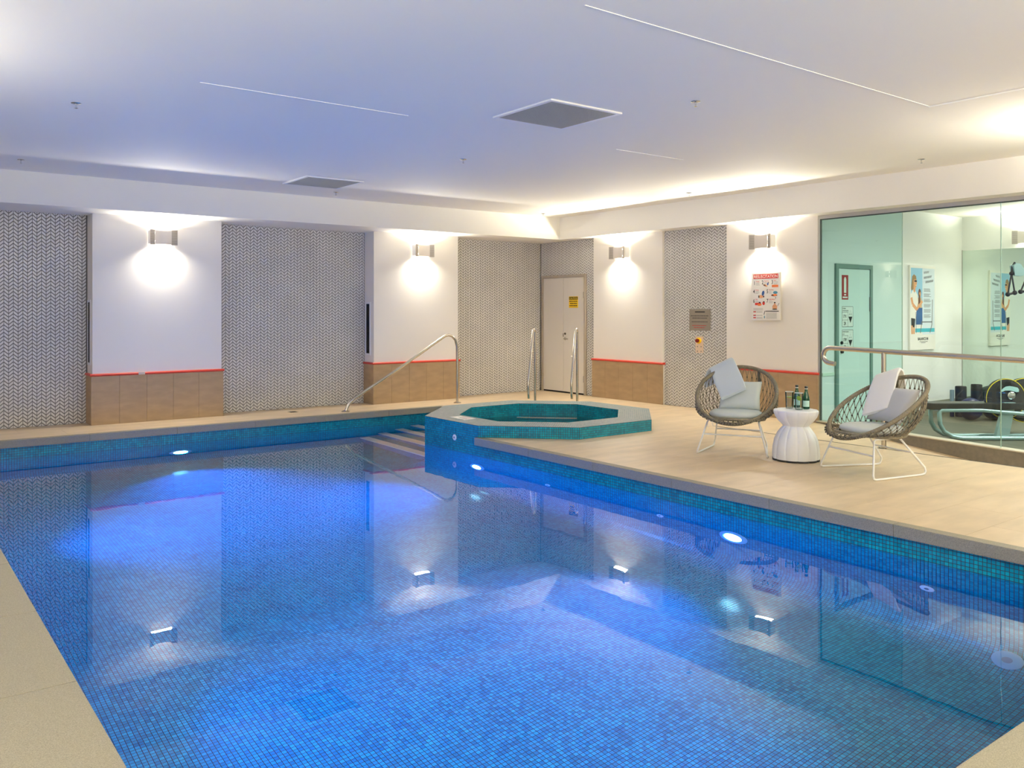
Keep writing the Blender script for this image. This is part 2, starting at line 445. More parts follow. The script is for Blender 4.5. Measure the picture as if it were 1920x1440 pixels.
# side grilles in the reveals of the piers
def grille(x, zc0, zc1, label):
    g = thing('wall_grille', label, 'grille', (x, 12.04, (zc0 + zc1) / 2), group='black slotted grilles in the pier sides'); h = (zc1 - zc0) / 2
    q = MB()
    for b in ((-.008, -.09, -h - .03, 0, .09, -h), (-.008, -.09, h, 0, .09, h + .03), (-.008, -.09, -h, 0, -.055, h), (-.008, .055, -h, 0, .09, h)): q.box(*b)
    q.build('frame', WHITE, g)
    quickbox('backing', (-.002, -.055, -h, .0, .055, h), DARK, g)
    q = MB(); k = 26
    for i in range(k):
        z = -h + (i + .5) * 2 * h / k; q.box(-.007, -.055, z - .003, -.001, .055, z + .003)
    q.build('slat', BLACK, g, kind='stuff')
    return g
grille(6.325, .79, 1.57, 'black slotted wall grille in the side of the pier beside the stair handrail')
grille(2.315, .79, 1.57, 'black slotted wall grille in the side of the left pier, seen edge on')

# ------------------------------------------------------------------ double door in the corner
dt = struct(bpy.data.objects.new('door_1', None)); C.objects.link(dt); dt.location = (XR, 0, 0)
dt['label'] = 'white double door with a yellow caution sign in the corner'
q = MB(); t = .045
q.box(-.03, DY0, 0, .01, DY0 + t, DZ); q.box(-.03, DY1 - t, 0, .01, DY1, DZ); q.box(-.03, DY0 + t, DZ - t, .01, DY1 - t, DZ)
q.build('door_frame', FRAMEP, dt, bevel=.003)
quickbox('door_gap', (-.004, DY0 + t, .0, .004, DY1 - t, .03), DARK, dt)
ym = 11.50
for a, b in ((DY0 + t + .003, ym - .003), (ym + .003, DY1 - t - .003)):
    leaf = quickbox('door_leaf', (-.014, a, .028, .01, b, DZ - t - .004), DOORP, dt, bevel=.002)
q = MB(); q.tube([(-.016, ym - .055, .965), (-.05, ym - .055, .965), (-.055, ym - .06, .965), (-.055, ym - .17, .965)], .009, 10)
q.lathe([(.026, -.004), (.026, .004)], 20); 
q.build('door_handle', STEEL, dt, smooth=40)
def disc(name, c, nrm, r, th, m, parent=None, n=24, **k):
    q = MB(); q.lathe([(r * .9, 0), (r, th * .3), (r, th * .7), (r * .9, th)], n)
    M = Matrix.Translation(Vector(c)) @ Vector(nrm).to_track_quat('Z', 'Y').to_matrix().to_4x4(); q.xf(M)
    return q.build(name, m, parent, smooth=40, **k)
disc('rose', (-.014, ym - .055, .965), (-1, 0, 0), .027, .01, STEEL, dt)
disc('keyhole', (-.014, ym - .055, 1.055), (-1, 0, 0), .02, .012, mat('dark_bronze', (88, 80, 70), .4, .6), dt)
disc('knob', (-.014, ym - .23, .66), (-1, 0, 0), .014, .02, WHITE, dt)
for yy in (DY0 + t - .012, DY1 - t - .006):
    for zz in (1.68, .22): quickbox('hinge', (-.036, yy, zz, -.014, yy + .018, zz + .11), STEEL, dt, bevel=.002)
quickbox('latch', (-.018, ym - .008, 1.0, -.013, ym + .006, 1.06), mat('dark_bronze', (88, 80, 70)), dt)

# flat prints: a small frame of reference on a wall
class Print:
    def __init__(s, O, u, n): s.O, s.u, s.n = Vector(O), Vector(u), Vector(n); s.z = Vector((0, 0, 1)); s.layers = {}; s.k = 0
    def P(s, a, b, d): return s.O + s.u * a + s.z * b + s.n * d
    def poly(s, pts, m, lift=None):
        s.k += 1; d = .0006 + s.k * .00002 if lift is None else lift
        pts = [p for p in pts]
        ar = sum(pts[i][0] * pts[(i + 1) % len(pts)][1] - pts[(i + 1) % len(pts)][0] * pts[i][1] for i in range(len(pts)))
        if ar < 0: pts = pts[::-1]
        q = s.layers.setdefault(m.name, (m, MB()))[1]; q.poly([s.P(a, b, d) for a, b in pts])
    def rect(s, a0, b0, a1, b1, m): s.poly([(a0, b0), (a1, b0), (a1, b1), (a0, b1)], m)
    def ell(s, a, b, ra, rb, m, rot=0, n=16):
        s.poly([(a + ra * math.cos(t) * math.cos(rot) - rb * math.sin(t) * math.sin(rot), b + ra * math.cos(t) * math.sin(rot) + rb * math.sin(t) * math.cos(rot)) for t in [2 * PI * i / n for i in range(n)]], m)
    def line(s, pts, w, m):
        for (a0, b0), (a1, b1) in zip(pts, pts[1:]):
            dx, dy = a1 - a0, b1 - b0; l = math.hypot(dx, dy) or 1; nx, ny = -dy / l * w / 2, dx / l * w / 2
            s.poly([(a0 + nx, b0 + ny), (a0 - nx, b0 - ny), (a1 - nx, b1 - ny), (a1 + nx, b1 + ny)], m)
    def text(s, txt, a, b, size, m, sx=1.0, align='LEFT'):
        cu = bpy.data.curves.new('t', 'FONT'); cu.body = txt; cu.size = size; cu.align_x = align; cu.resolution_u = 2
        cu.offset = size * .012
        ob = bpy.data.objects.new('t', cu); dg = bpy.context.evaluated_depsgraph_get(); me = ob.to_mesh()
        s.k += 1; d = .0006 + s.k * .00002
        q = s.layers.setdefault(m.name, (m, MB()))[1]
        base = len(q.v); q.v += [tuple(s.P(a + v.co.x * sx, b + v.co.y, d)) for v in me.vertices]
        flip = s.u.cross(s.z).dot(s.n) < 0
        for p in me.polygons:
            ids = tuple(base + i for i in p.vertices); q.f.append(ids[::-1] if flip else ids); q.m.append(0); q.uv.append([(0, 0)] * len(ids))
        ob.to_mesh_clear(); bpy.data.objects.remove(ob); bpy.data.curves.remove(cu)
    def done(s, parent, name='print'):
        for m, q in s.layers.values(): q.build(name, m, parent, kind='stuff')

def sign_board(name, label, cat, O, u, n, w, h, th, m, bevel=.002):
    """thing at the centre of the board; children in local coordinates with u -> local X"""
    u, n = Vector(u), Vector(n); e = thing(name, label, cat, O)
    M = Matrix((u, -n, Vector((0, 0, 1)))).transposed().to_4x4()
    e.matrix_world = Matrix.Translation(Vector(O)) @ M
    q = MB(); q.box(-w / 2, -th, -h / 2, w / 2, 0, h / 2); b = q.build('board', m, e, bevel=bevel)
    return e, Print((-w / 2, -th, -h / 2), (1, 0, 0), (0, -1, 0))

RW = ((0, -1, 0), (-1, 0, 0))     # u and n on the right wall
# caution sign on the door leaf
e, p = sign_board('caution_sign', 'yellow and black caution sign on the white door', 'sign', (XR - .014, 11.225, 1.615), *RW, .24, .20, .002, INKY, 0)
p.rect(.008, .142, .232, .192, INK); p.text('CAUTION', .12, .151, .044, INKY, 1.0, 'CENTER')
for i, (a, b) in enumerate(((.014, .226), (.03, .214), (.02, .22))):
    zz = .106 - i * .038; x = a
    while x < b:
        l = random.choice((.022, .03, .038)); p.rect(x, zz, min(x + l, b), zz + .016, INK); x += l + .008
p.done(e)
# grey plaque and stop button in the niche
e, p = sign_board('spa_notice_plaque', 'grey metal plaque with fine printed lines above the stop button', 'plaque', (XR - .002, 8.395, 1.325), *RW, .40, .32, .006, SIGNG)
p.rect(.11, .27, .30, .286, INK)
for zz, a, b, m in ((.215, .03, .37, INK), (.182, .06, .34, INK), (.125, .05, .35, INK), (.07, .06, .33, INKR), (.04, .09, .30, INKR)):
    x = a
    while x < b:
        l = random.uniform(.02, .05); p.rect(x, zz, min(x + l, b), zz + .009, m); x += l + .007
p.done(e)
e = thing('emergency_stop_button', 'red push button with yellow collar on a cream plate below the plaque', 'button', (XR - .002, 8.40, .955))
q = MB(); q.box(-.008, -.075, -.125, 0, .075, .125); q.build('plate', mat('cream_plate', (232, 208, 180), .5), e, bevel=.004)
disc('collar', (-.008, .0, .06), (-1, 0, 0), .045, .03, INKY, e); disc('button', (-.038, .0, .06), (-1, 0, 0), .028, .035, mat('button_red', (120, 24, 12), .35), e)
for yy in (.035, -.035):
    for zz in (-.03, -.10): disc('screw', (-.008, yy, zz), (-1, 0, 0), .009, .003, INKG, e, 10)

# resuscitation sign
RS_W, RS_H = .46, .655
e, p = sign_board('resuscitation_sign', 'white RESUSCITATION sign with seven numbered steps on the white pier', 'sign', (9.868, 7.165, 1.655), *RW, RS_W, RS_H, .03, SIGNW)
def rs(a, b): return (a * RS_W, (1 - b) * RS_H)
x0, y0 = rs(.06, .125); x1, y1 = rs(.94, .03); p.rect(x0, y0, x1, y1, INKR); p.text('RESUSCITATION', RS_W / 2, y0 + .011, .058, SIGNW, .90, 'CENTER')
for num, a, b, head in (('1', .07, .25, 'Danger'), ('2', .36, .24, 'Response'), ('3', .70, .24, 'Send'), ('4', .05, .43, 'Airway'), ('5', .53, .43, 'Breathing'), ('6', .05, .63, 'CPR'), ('7', .53, .63, 'Defibrillation')):
    x, y = rs(a, b); p.text(num, x, y, .075, INK, .8); p.text(head, x + .038, y + .038, .024, INKR, .8)
    for k in range(3):
        xx, yy = x + .038, y + .024 - k * .014; p.rect(xx, yy, xx + random.uniform(.04, .07), yy + .003, INKG)
def rell(a, b, ra, rb, m, rot=0): x, y = rs(a, b); p.ell(x, y, ra * RS_W, rb * RS_H, m, rot)
rell(.50, .27, .07, .018, INKS, -.4); rell(.46, .265, .05, .014, mat('ink_brown', (96, 50, 30), .6), -.4); rell(.58, .235, .025, .035, INKB, -.3); rell(.60, .205, .02, .012, HAIR)
x0, y0 = rs(.72, .31); x1, y1 = rs(.94, .26); p.rect(x0, y0, x1, y1, INKO)
rell(.33, .50, .09, .035, INKS); rell(.26, .50, .02, .03, INK); rell(.41, .43, .045, .055, INKB, -.3); rell(.43, .50, .025, .02, MATS['ink_brown'])
rell(.84, .42, .08, .03, mat('ink_cyan', (90, 150, 170), .6)); rell(.80, .475, .11, .022, MATS['ink_brown']); rell(.83, .47, .06, .022, INKO); rell(.85, .53, .012, .02, INKG)
x0, y0 = rs(.12, .68); x1, y1 = rs(.34, .63); p.rect(x0, y0, x1, y1, INKR); rell(.28, .67, .08, .025, INKO); rell(.29, .625, .035, .015, INK); rell(.43, .64, .045, .04, INKR); rell(.44, .61, .025, .014, INK)
rell(.82, .72, .085, .055, INKS); rell(.82, .66, .025, .03, INKS); rell(.82, .63, .03, .014, INK); rell(.82, .765, .09, .012, INK); p.line([rs(.92, .70), rs(.97, .64)], .006, INK)
for k in range(3):
    x, y = rs(.06, .75 + k * .02); p.rect(x, y, x + .16, y + .003, INKG)
for b in (.83, .905, .955):
    x, y = rs(.06, b); p.rect(x, y, x + .045, y + .014, INKR)
    for k in range(2): p.rect(x + .055, y + k * .007, x + .15, y + k * .007 + .0025, INKG)
x0, y0 = rs(.50, .815); x1, y1 = rs(.96, .80); p.rect(x0, y0, x1, y1, INK)
p.line([rs(.48, .80), rs(.44, .88)], .009, INK); rell(.46, .93, .018, .03, mat('ink_cyan', (90, 150, 170)))
for k in range(8):
    x, y = rs(.52, .84 + k * .017); p.rect(x, y, x + .17, y + .0025, INKG)
p.done(e)

# ------------------------------------------------------------------ wall sconces (some added out of view as ceiling fill)
def make_sconce(loc, u, n, label, power=1.0, up=1.0):
    u, n = -Vector(u), Vector(n)
    e = thing('wall_sconce', label, 'wall lamp', group='wall sconces around the pool')
    e.matrix_world = Matrix.Translation(Vector(loc)) @ Matrix((u, n, Vector((0, 0, 1)))).transposed().to_4x4()
    W2, H2 = .175, .10
    q = MB(); q.box(-.15, 0, -.06, .15, .02, .06); q.build('backplate', WHITE, e, bevel=.004)
    q = MB(); q.box(-.168, .02, -.085, -.155, .118, .085); q.build('end_panel', WHITE, e, bevel=.003)
    q = MB(); q.box(.155, .02, -.085, .168, .118, .085); q.build('end_panel', WHITE, e, bevel=.003)
    q = MB(); N = 14      # concave front sheet
    def yy(x): return .098 + .05 * (x / W2) ** 2
    xs = [-.105 + .21 * i / N for i in range(N + 1)]
    for i in range(N):
        a, b = xs[i], xs[i + 1]; za = H2 - .012 * (1 - (a / W2) ** 2); zb = H2 - .012 * (1 - (b / W2) ** 2)
        F = [(a, yy(a), -za), (b, yy(b), -zb), (b, yy(b), zb), (a, yy(a), za)]; B = [(x, y - .004, z) for x, y, z in F]
        q.poly(F[::-1]); q.poly(B); q.poly([F[3], F[2], B[2], B[3]][::-1]); q.poly([F[0], F[1], B[1], B[0]])
    q.build('shade', SCM, e, smooth=40)
    for s in (-1, 1):
        x0, x1 = s * .105, s * W2; k = 11
        q = MB(); q.box(min(x1, x1 - s * .004), yy(W2) - .014, -H2, max(x1, x1 - s * .004), yy(W2), H2); q.build('edge_strip', SCM, e)
        for i in range(k):
            z = -H2 + (i + .5) * 2 * H2 / k; q = MB(); hz = .0055
            P = [(x0, yy(x0), z - hz), (x1, yy(x1), z - hz), (x1, yy(x1), z + hz), (x0, yy(x0), z + hz)]; Bq = [(x, y - .006, zz) for x, y, zz in P]
            q.poly(P[::-1]); q.poly(Bq); q.poly([P[3], P[2], Bq[2], Bq[3]]); q.poly([P[0], P[1], Bq[1], Bq[0]][::-1]); q.build('slat', SCS, e)
        q = MB(); q.poly([(x0, yy(x0) - .010, -H2), (x1, yy(x1) - .010, -H2), (x1, yy(x1) - .010, H2), (x0, yy(x0) - .010, H2)]); q.build('wing_backing', mat('wing_dark', (140, 132, 122), .7), e)
    q = MB(); q.tube([(-.14, .055, -.055), (.14, .055, -.055)], .014, 10); q.build('lamp_tube', LAMPM, e)
    q = MB(); q.tube([(-.14, .055, .055), (.14, .055, .055)], .014, 10); q.build('lamp_tube', LAMPM, e)
    q = MB(); q.box(-.15, .03, -.012, .15, .09, .012); q.build('baffle', WHITE, e)
    for sgn, pw in ((1, SCONCE_UP * up), (-1, SCONCE_DOWN)):
        d = bpy.data.lights.new('sconce_light', 'AREA'); d.shape = 'RECTANGLE'; d.size = .26; d.size_y = .06; d.energy = pw * power; d.color = WARM; d.spread = math.radians(160 if sgn > 0 else 140)
        o = bpy.data.objects.new('sconce_light', d); C.objects.link(o); o.parent = e; o.location = (0, .055, sgn * .085)
        o.rotation_euler = (PI - .36, 0, 0) if sgn > 0 else (.30, 0, 0)
    return e
LW = ((1, 0, 0), (0, -1, 0))
make_sconce((3.15, 11.85, 2.43), *LW, 'concave metal wall sconce on the leftmost white pier')
make_sconce((7.17, 11.85, 2.43), *LW, 'concave metal wall sconce on the pier above the stair handrail')
make_sconce((9.89, 9.98, 2.41), *RW, 'concave metal wall sconce on the pier right of the white door')
make_sconce((9.89, 7.20, 2.41), *RW, 'concave metal wall sconce above the resuscitation sign')
make_sconce((-1.7, 11.85, 2.43), *LW, 'wall sconce on the pier outside the picture, mirrored in the glass')
make_sconce((-.9, 6.1, 2.43), (0, 1, 0), (1, 0, 0), 'wall sconce on the near side wall lighting the ceiling at upper left', .9)
make_sconce((13.83, 5.42, 2.56), *RW, 'wall sconce above the gym mirror at the right edge', .6)
make_sconce((-.9, 2.3, 2.43), (0, 1, 0), (1, 0, 0), 'added fill sconce on the near side wall beside the camera', .9, 5)  # unseen, put in to brighten the ceiling
make_sconce((2.6, -2.5, 2.43), (-1, 0, 0), (0, 1, 0), 'added left fill sconce on the wall behind the camera', 1.5, 6.5)  # added lamp behind the camera, lifts the ceiling
make_sconce((5.8, -2.5, 2.43), (-1, 0, 0), (0, 1, 0), 'added right fill sconce on the wall behind the camera', 1.5, 6.5)  # also added, for more uplight on the ceiling
# square column just outside the right edge of the picture, with its own lamp
struct(quickbox('column', (8.0, 1.9, -.3, 8.4, 2.3, CEIL_Z), PLASTER))
make_sconce((8.2, 2.3, 2.43), (-1, 0, 0), (0, 1, 0), 'wall sconce on the column outside the right edge', .55)

# ------------------------------------------------------------------ ceiling fittings
for x, y in FILL_LAMPS:
    e = thing('fill_lamp', 'added square fill lamp in the ceiling behind the camera, %s' % {-1.0: 'leftmost', 1.5: 'second from the left', 4.0: 'third from the left', 6.5: 'rightmost'}[x], 'ceiling lamp', (x, y, CEIL_Z), group='added fill lamps behind the camera')
    q = MB(); q.box(-.3, -.3, -.02, .3, -.26, 0); q.box(-.3, .26, -.02, .3, .3, 0); q.box(-.3, -.26, -.02, -.26, .26, 0); q.box(.26, -.26, -.02, .3, .26, 0); q.build('frame', WHITE, e)
for x, y in GYM_FILL:
    e = thing('fill_lamp', 'added square fill lamp on the gym ceiling, %s' % {(11.3, 1.5): 'near the glass', (11.3, 3.6): 'near the glass by the machines', (12.9, 1.5): 'near the mirror'}[(x, y)], 'ceiling lamp', (x, y, 2.94), group='added fill lamps of the gym')
    q = MB(); q.box(-.3, -.3, -.02, .3, -.26, 0); q.box(-.3, .26, -.02, .3, .3, 0); q.box(-.3, -.26, -.02, -.26, .26, 0); q.box(.26, -.26, -.02, .3, .26, 0); q.build('frame', WHITE, e)
def ceiling_vent(x, y, label):
    e = thing('ceiling_vent', label, 'vent', (x, y, CEIL_Z), group='square eggcrate ceiling vents'); s = .345
    q = MB()
    for b in ((-s - .035, -s - .035, s + .035, -s), (-s - .035, s, s + .035, s + .035), (-s - .035, -s, -s, s), (s, -s, s + .035, s)): q.box(b[0], b[1], -.014, b[2], b[3], 0)
    q.build('frame', WHITE, e, bevel=.003)
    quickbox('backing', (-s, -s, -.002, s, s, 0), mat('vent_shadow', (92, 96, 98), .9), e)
    q = MB(); k = 46
    for i in range(k):
        c = -s + (i + .5) * 2 * s / k; q.box(c - .0022, -s, -.013, c + .0022, s, -.0045); q.box(-s, c - .0022, -.0128, s, c + .0022, -.0047)
    q.build('eggcrate_grid', mat('vent_grid', (176, 180, 182), .5, .3), e, kind='stuff')
ceiling_vent(4.56, 5.37, 'square grey eggcrate vent in the ceiling nearest the camera')
ceiling_vent(4.60, 9.96, 'square grey eggcrate vent in the ceiling farther away, near the left bulkhead')
proto = None
SPR = [((1.32, 7.35), 'nearest left of the large vents, upper left of the picture'), ((5.13, 4.38), 'right of the nearest ceiling vent'), ((1.34, 10.45), 'at the far left near the bulkhead'),
       ((5.10, 7.55), 'between the two ceiling vents'), ((9.0, 4.58), 'above the glass wall at the right'), ((9.0, 7.80), 'above the pier with the resuscitation sign'), ((5.13, 10.70), 'just beyond the far ceiling vent'), ((9.0, 10.95), 'at the corner of the bulkheads')]
for (x, y), where in SPR:
    lab = 'small chrome ceiling sprinkler ' + where
    if proto is None:
        proto = thing('ceiling_sprinkler', lab, 'sprinkler', (x, y, CEIL_Z), group='ceiling sprinklers')
        q = MB(); q.lathe([(.034, 0), (.038, -.003), (.034, -.007), (.013, -.010)], 20); q.build('escutcheon', CHROME, proto, smooth=50)
        q = MB(); q.lathe([(.008, -.009), (.007, -.040)], 10); q.build('pipe', CHROME, proto, smooth=50)
        q = MB(); q.lathe([(.015, -.04), (.016, -.042), (.007, -.045)], 14); q.build('deflector', CHROME, proto, smooth=50)
    else:
        o = proto.copy(); C.objects.link(o); o.location = (x, y, CEIL_Z); o['label'] = lab
        for ch in list(proto.children): c = ch.copy(); C.objects.link(c); c.parent = o

# ------------------------------------------------------------------ swimming pool
pool = thing('swimming_pool', 'blue mosaic swimming pool with steps in its far corner', 'pool')
POLY = [(PX0, PY0), (PX1, PY0), (PX1, 9.184), (6.446, 10.01), (PXE, 10.01), (PXE, PY1), (PX0, PY1)]
def zf(y): return -1.58 + .18 * (y - PY0) / (PY1 - PY0)
def inset(poly, d):
    out = []; n = len(poly)
    for i in range(n):
        a, b, c = Vector(poly[i - 1]), Vector(poly[i]), Vector(poly[(i + 1) % n])
        e1 = (b - a).normalized(); e2 = (c - b).normalized(); n1 = Vector((-e1.y, e1.x)); n2 = Vector((-e2.y, e2.x))
        m = (n1 + n2); k = d / max(.3, m.dot(n1)); out.append(tuple(b + m * k))
    return out
q = MB(); CR = .28; prof = [(0, None)] + [(CR * (1 - math.cos(a)), CR * (1 - math.sin(a))) for a in [PI / 2 * k / 8 for k in range(9)]]
n = len(POLY); off = 0
rings = []
for d, hz in prof:
    pts = inset(POLY, d); rings.append([(x, y, -.004 if hz is None else zf(y) + hz) for x, y in pts])
arc = [0]
for k in range(1, len(prof)):
    arc.append(arc[-1] + (1.27 if k == 1 else CR * PI / 2 / 8))
for i in range(n):
    j = (i + 1) % n; a, b = Vector(POLY[i]), Vector(POLY[j]); e1 = (b - a).normalized()
    for k in range(len(prof) - 1):
        P = [rings[k][i], rings[k][j], rings[k + 1][j], rings[k + 1][i]]
        uv = []
        for (x, y, z), kk in zip(P, (k, k, k + 1, k + 1)):
            v = z if k == 0 else -1.3 - (arc[kk] - 1.27)
            if k == 0: v = z
            else: v = rings[1][i][2] - (arc[kk] - arc[1])
            uv.append(((Vector((x, y)) - a).dot(e1) / TILE, v / TILE))
        q.poly(P[::-1], 0, uv[::-1])
lastr = rings[-1]; q.poly(lastr, 0, [(x / TILE, y / TILE) for x, y, z in lastr])
basin = q.build('basin', MOS, pool)
# smooth only the cove
q = MB()
for i in range(1): q.poly([(x, y, WL) for x, y in POLY])
q.build('water', WATER, pool, label='clear still water')
# steps
STEPS = [(5.68, -1.09), (5.97, -.88), (6.25, -.68), (6.52, -.48), (6.79, -.29)]
for i, (x, z) in enumerate(STEPS):
    x2 = STEPS[i + 1][0] if i < 4 else PXE
    ps = subtract([rect(x, 9.1, x2 - .001, PY1 - .004)], octo(AP + .003)); q = MB()
    for p in ps: q.prism(p, -1.45, z)
    # mosaic uv on the riser
    for fi, f in enumerate(q.f):
        vs = [q.v[k] for k in f]; q.uv[fi] = [((vy + vx) / TILE if max(v[2] for v in vs) - min(v[2] for v in vs) > .1 else vy / TILE, (vz if max(v[2] for v in vs) - min(v[2] for v in vs) > .1 else vx) / TILE) for vx, vy, vz in vs]
    st = q.build('step', MOS, pool)
    ps = subtract([rect(x - .008, 9.1, x + .13, PY1 - .006)], octo(AP + .004)); q = MB()
    for p in ps: q.prism(p, z - .04, z + .006)
    q.build('nosing', TAN, st, label='tan terrazzo nosing')
# coping stones
def coping(x0, y0, x1, y1):
    q = MB(); q.box(x0, y0, -.085, x1, y1, .001); return q.build('coping_stone', GRAN, pool, bevel=.006)
y = PY0 + .0
ys = [8.03, 7.03, 6.03, 5.03, 4.03, 3.03, 2.03, PY0 - .045]
for a, b in zip(ys, ys[1:]): coping(PX1 - .045, b + .001, PX1 + COPW, a - .001)
x = PX0
xs = [PX0 - .5 + i * 1.0 for i in range(9)]
xs = [v for v in xs if v < PXE] + [PXE + COPW]
for a, b in zip(xs, xs[1:]): coping(a + .001, PY1 - .045, b - .001, PY1 + COPW)
coping(PXE - .045, 10.03, PXE + COPW, PY1 - .047)
yy = PY0 - .5
while yy < PY1 - .05:
    b = min(yy + .98, PY1 - .047); coping(PX0 - .5, yy + .001, PX0 + .045 if yy > PY0 - .6 and b > PY0 else PX0, b - .001); yy += .98
xx = PX0 + .047
while xx < PX1 - .05:
    b = min(xx + .98, PX1 - .047); coping(xx + .001, PY0 - .5, b - .001, PY0 + .045); xx += .98
coping(PX1 - .045, PY0 - .5, PX1 + COPW, PY0 - .047)
# underwater lamps
LAMPE = mat('pool_lamp_lens', (200, 240, 255), .3, emit=(.25, .75, 1), estr=30)
LZ = -.80
def pool_lamp(x, y, nrm, label, power=1.0):
    nrm = Vector(nrm)
    e = thing('pool_lamp', label, 'pool light', group='round underwater lamps in the pool walls')
    e.matrix_world = Matrix.Translation(Vector((x, y, LZ))) @ nrm.to_track_quat('Z', 'Y').to_matrix().to_4x4()
    q = MB(); q.lathe([(.135, 0), (.14, .008), (.13, .02), (.095, .024), (.09, .018)], 32, cap=False); q.build('ring', mat('pool_ring', (150, 200, 220), .3), e, smooth=50)
    q = MB(); q.lathe([(.09, .004), (.085, .018), (.05, .026), (.01, .028)], 28); q.build('lens', LAMPE, e, smooth=60)
    d = bpy.data.lights.new('pool_light', 'AREA'); d.shape = 'DISK'; d.size = .16; d.energy = POOL_LAMP * power; d.color = BLUE; d.spread = math.radians(95)
    o = bpy.data.objects.new('pool_light', d); C.objects.link(o); o.parent = e; o.location = (0, 0, .035); o.rotation_euler = (PI, 0, 0)
pool_lamp(PX1, 8.02, (-1, 0, 0), 'round lit underwater lamp below the spa', 1.4)
pool_lamp(PX1, 4.40, (-1, 0, 0), 'round lit underwater lamp in the right pool wall below the chairs')
pool_lamp(3.17, PY1, (0, -1, 0), 'round lit underwater lamp in the far pool wall', 1.5)
pool_lamp(PX0, 8.02, (1, 0, 0), 'underwater lamp in the left pool wall hidden below the deck edge')
pool_lamp(PX0, 4.40, (1, 0, 0), 'nearest underwater lamp in the left pool wall, hidden below the deck edge', .6)
pool_lamp(3.17, PY0, (0, 1, 0), 'underwater lamp in the near pool wall, hidden', .45)
def fitting(x, y, z, r, nrm, label, m=None):
    e = thing('pool_inlet', label, 'pool fitting', (x, y, z)); e.matrix_world = Matrix.Translation(Vector((x, y, z))) @ Vector(nrm).to_track_quat('Z', 'Y').to_matrix().to_4x4()
    q = MB(); q.lathe([(r, 0), (r, .006), (r * .8, .012), (r * .5, .010)], 24); q.build('flange', m or WHITE, e, smooth=40)
    q = MB(); q.lathe([(r * .34, .008), (r * .34, .013)], 16); q.build('nozzle', mat('nozzle_grey', (110, 120, 126), .5), e, smooth=40)
fitting(PX1, 2.82, -.76, .05, (-1, 0, 0), 'small round white inlet under water at the near right pool wall')
fitting(PX1, 5.20, -.76, .04, (-1, 0, 0), 'small round inlet under water between the two right lamps')
fitting(PX1, 6.76, -.76, .04, (-1, 0, 0), 'small round inlet under water nearer the spa')
fitting(PX1 - .1, 2.28, -1.42, .09, (-.75, 0, .65), 'large round drain cover low on the right pool wall at the picture edge', mat('drain_teal', (120, 160, 170), .5))
fitting(PX1, 8.50, -.055, .036, (-1, 0, 0), 'round white jet in the blue side of the raised spa')

# ------------------------------------------------------------------ spa
spa = thing('spa_pool', 'raised octagonal spa with teal mosaic sides and tiled rim painted paler as sheen', 'spa', (SC[0], SC[1], 0))
q = MB(); o8 = octo(AP, (0, 0)); i8 = octo(AI, (0, 0))
for i in range(8):
    j = (i + 1) % 8; a, b = Vector(o8[i]), Vector(o8[j]); L = (b - a).length
    zb = -1.6
    q.poly([(*a, zb), (*b, zb), (*b, RIM), (*a, RIM)], 0, [(0, zb / TILE), (L / TILE, zb / TILE), (L / TILE, RIM / TILE), (0, RIM / TILE)])
q.build('outer_wall', MOS, spa)
q = MB()
for i in range(8):
    j = (i + 1) % 8; a, b = Vector(i8[i]), Vector(i8[j]); L = (b - a).length
    zb = -.95
    q.poly([(*b, zb), (*a, zb), (*a, RIM), (*b, RIM)], 0, [(L / TILE, zb / TILE), (0, zb / TILE), (0, RIM / TILE), (L / TILE, RIM / TILE)])
q.poly([(*p, -.95) for p in i8], 0, [(p[0] / TILE, p[1] / TILE) for p in i8])
q.build('inner_wall', MOS, spa)
q = MB()
for i in range(8):
    j = (i + 1) % 8; A, B, D, E = Vector(o8[i]), Vector(o8[j]), Vector(i8[j]), Vector(i8[i]); e1 = (B - A).normalized(); nn = Vector((-e1.y, e1.x))
    P = [A, B, D, E]; q.poly([(*p, RIM + .001) for p in P], 0, [((p - A).dot(e1) / TILE, (p - A).dot(nn) / TILE) for p in P])
q.build('rim', MOS_SHEEN, spa, label='mosaic rim with reflected light painted into its colour')
SW = -.02
q = MB(); q.poly([(*p, SW) for p in octo(AI - .001, (0, 0))]); q.build('spa_water', SPAW, spa)
# bench and entry steps (back diagonal side, below the grab rails)
dv = Vector((1, 1)).normalized(); tv = Vector((-dv.y, dv.x))
for k, (dist, z, w) in enumerate(((.80, -.16, .42), (.55, -.38, .42), (.30, -.60, .42))):
    a = [dv * AI * .995 + tv * w, dv * AI * .995 - tv * w, dv * dist - tv * w, dv * dist + tv * w]
    a = [tuple(p) for p in a][::-1]
    if (a[1][0] - a[0][0]) * (a[2][1] - a[1][1]) - (a[1][1] - a[0][1]) * (a[2][0] - a[1][0]) < 0: a = a[::-1]
    q = MB(); q.prism(a, -.94, z)
    for fi, f in enumerate(q.f): q.uv[fi] = [((Vector(q.v[k2][:2]).dot(tv)) / TILE, (q.v[k2][2] + Vector(q.v[k2][:2]).dot(dv)) / TILE) for k2 in f]
    st = q.build('step', MOS, spa)
    a2 = [dv * (dist + .07) + tv * w, dv * (dist + .07) - tv * w, dv * (dist - .006) - tv * w, dv * (dist - .006) + tv * w]; a2 = [tuple(p) for p in a2]
    if (a2[1][0] - a2[0][0]) * (a2[2][1] - a2[1][1]) - (a2[1][1] - a2[0][1]) * (a2[2][0] - a2[1][0]) < 0: a2 = a2[::-1]
    q = MB(); q.prism(a2, z - .03, z + .005); q.build('nosing', TAN, st)
q = MB()
bench = octo(.66, (0, 0)); seat_o = octo(AI - .004, (0, 0))
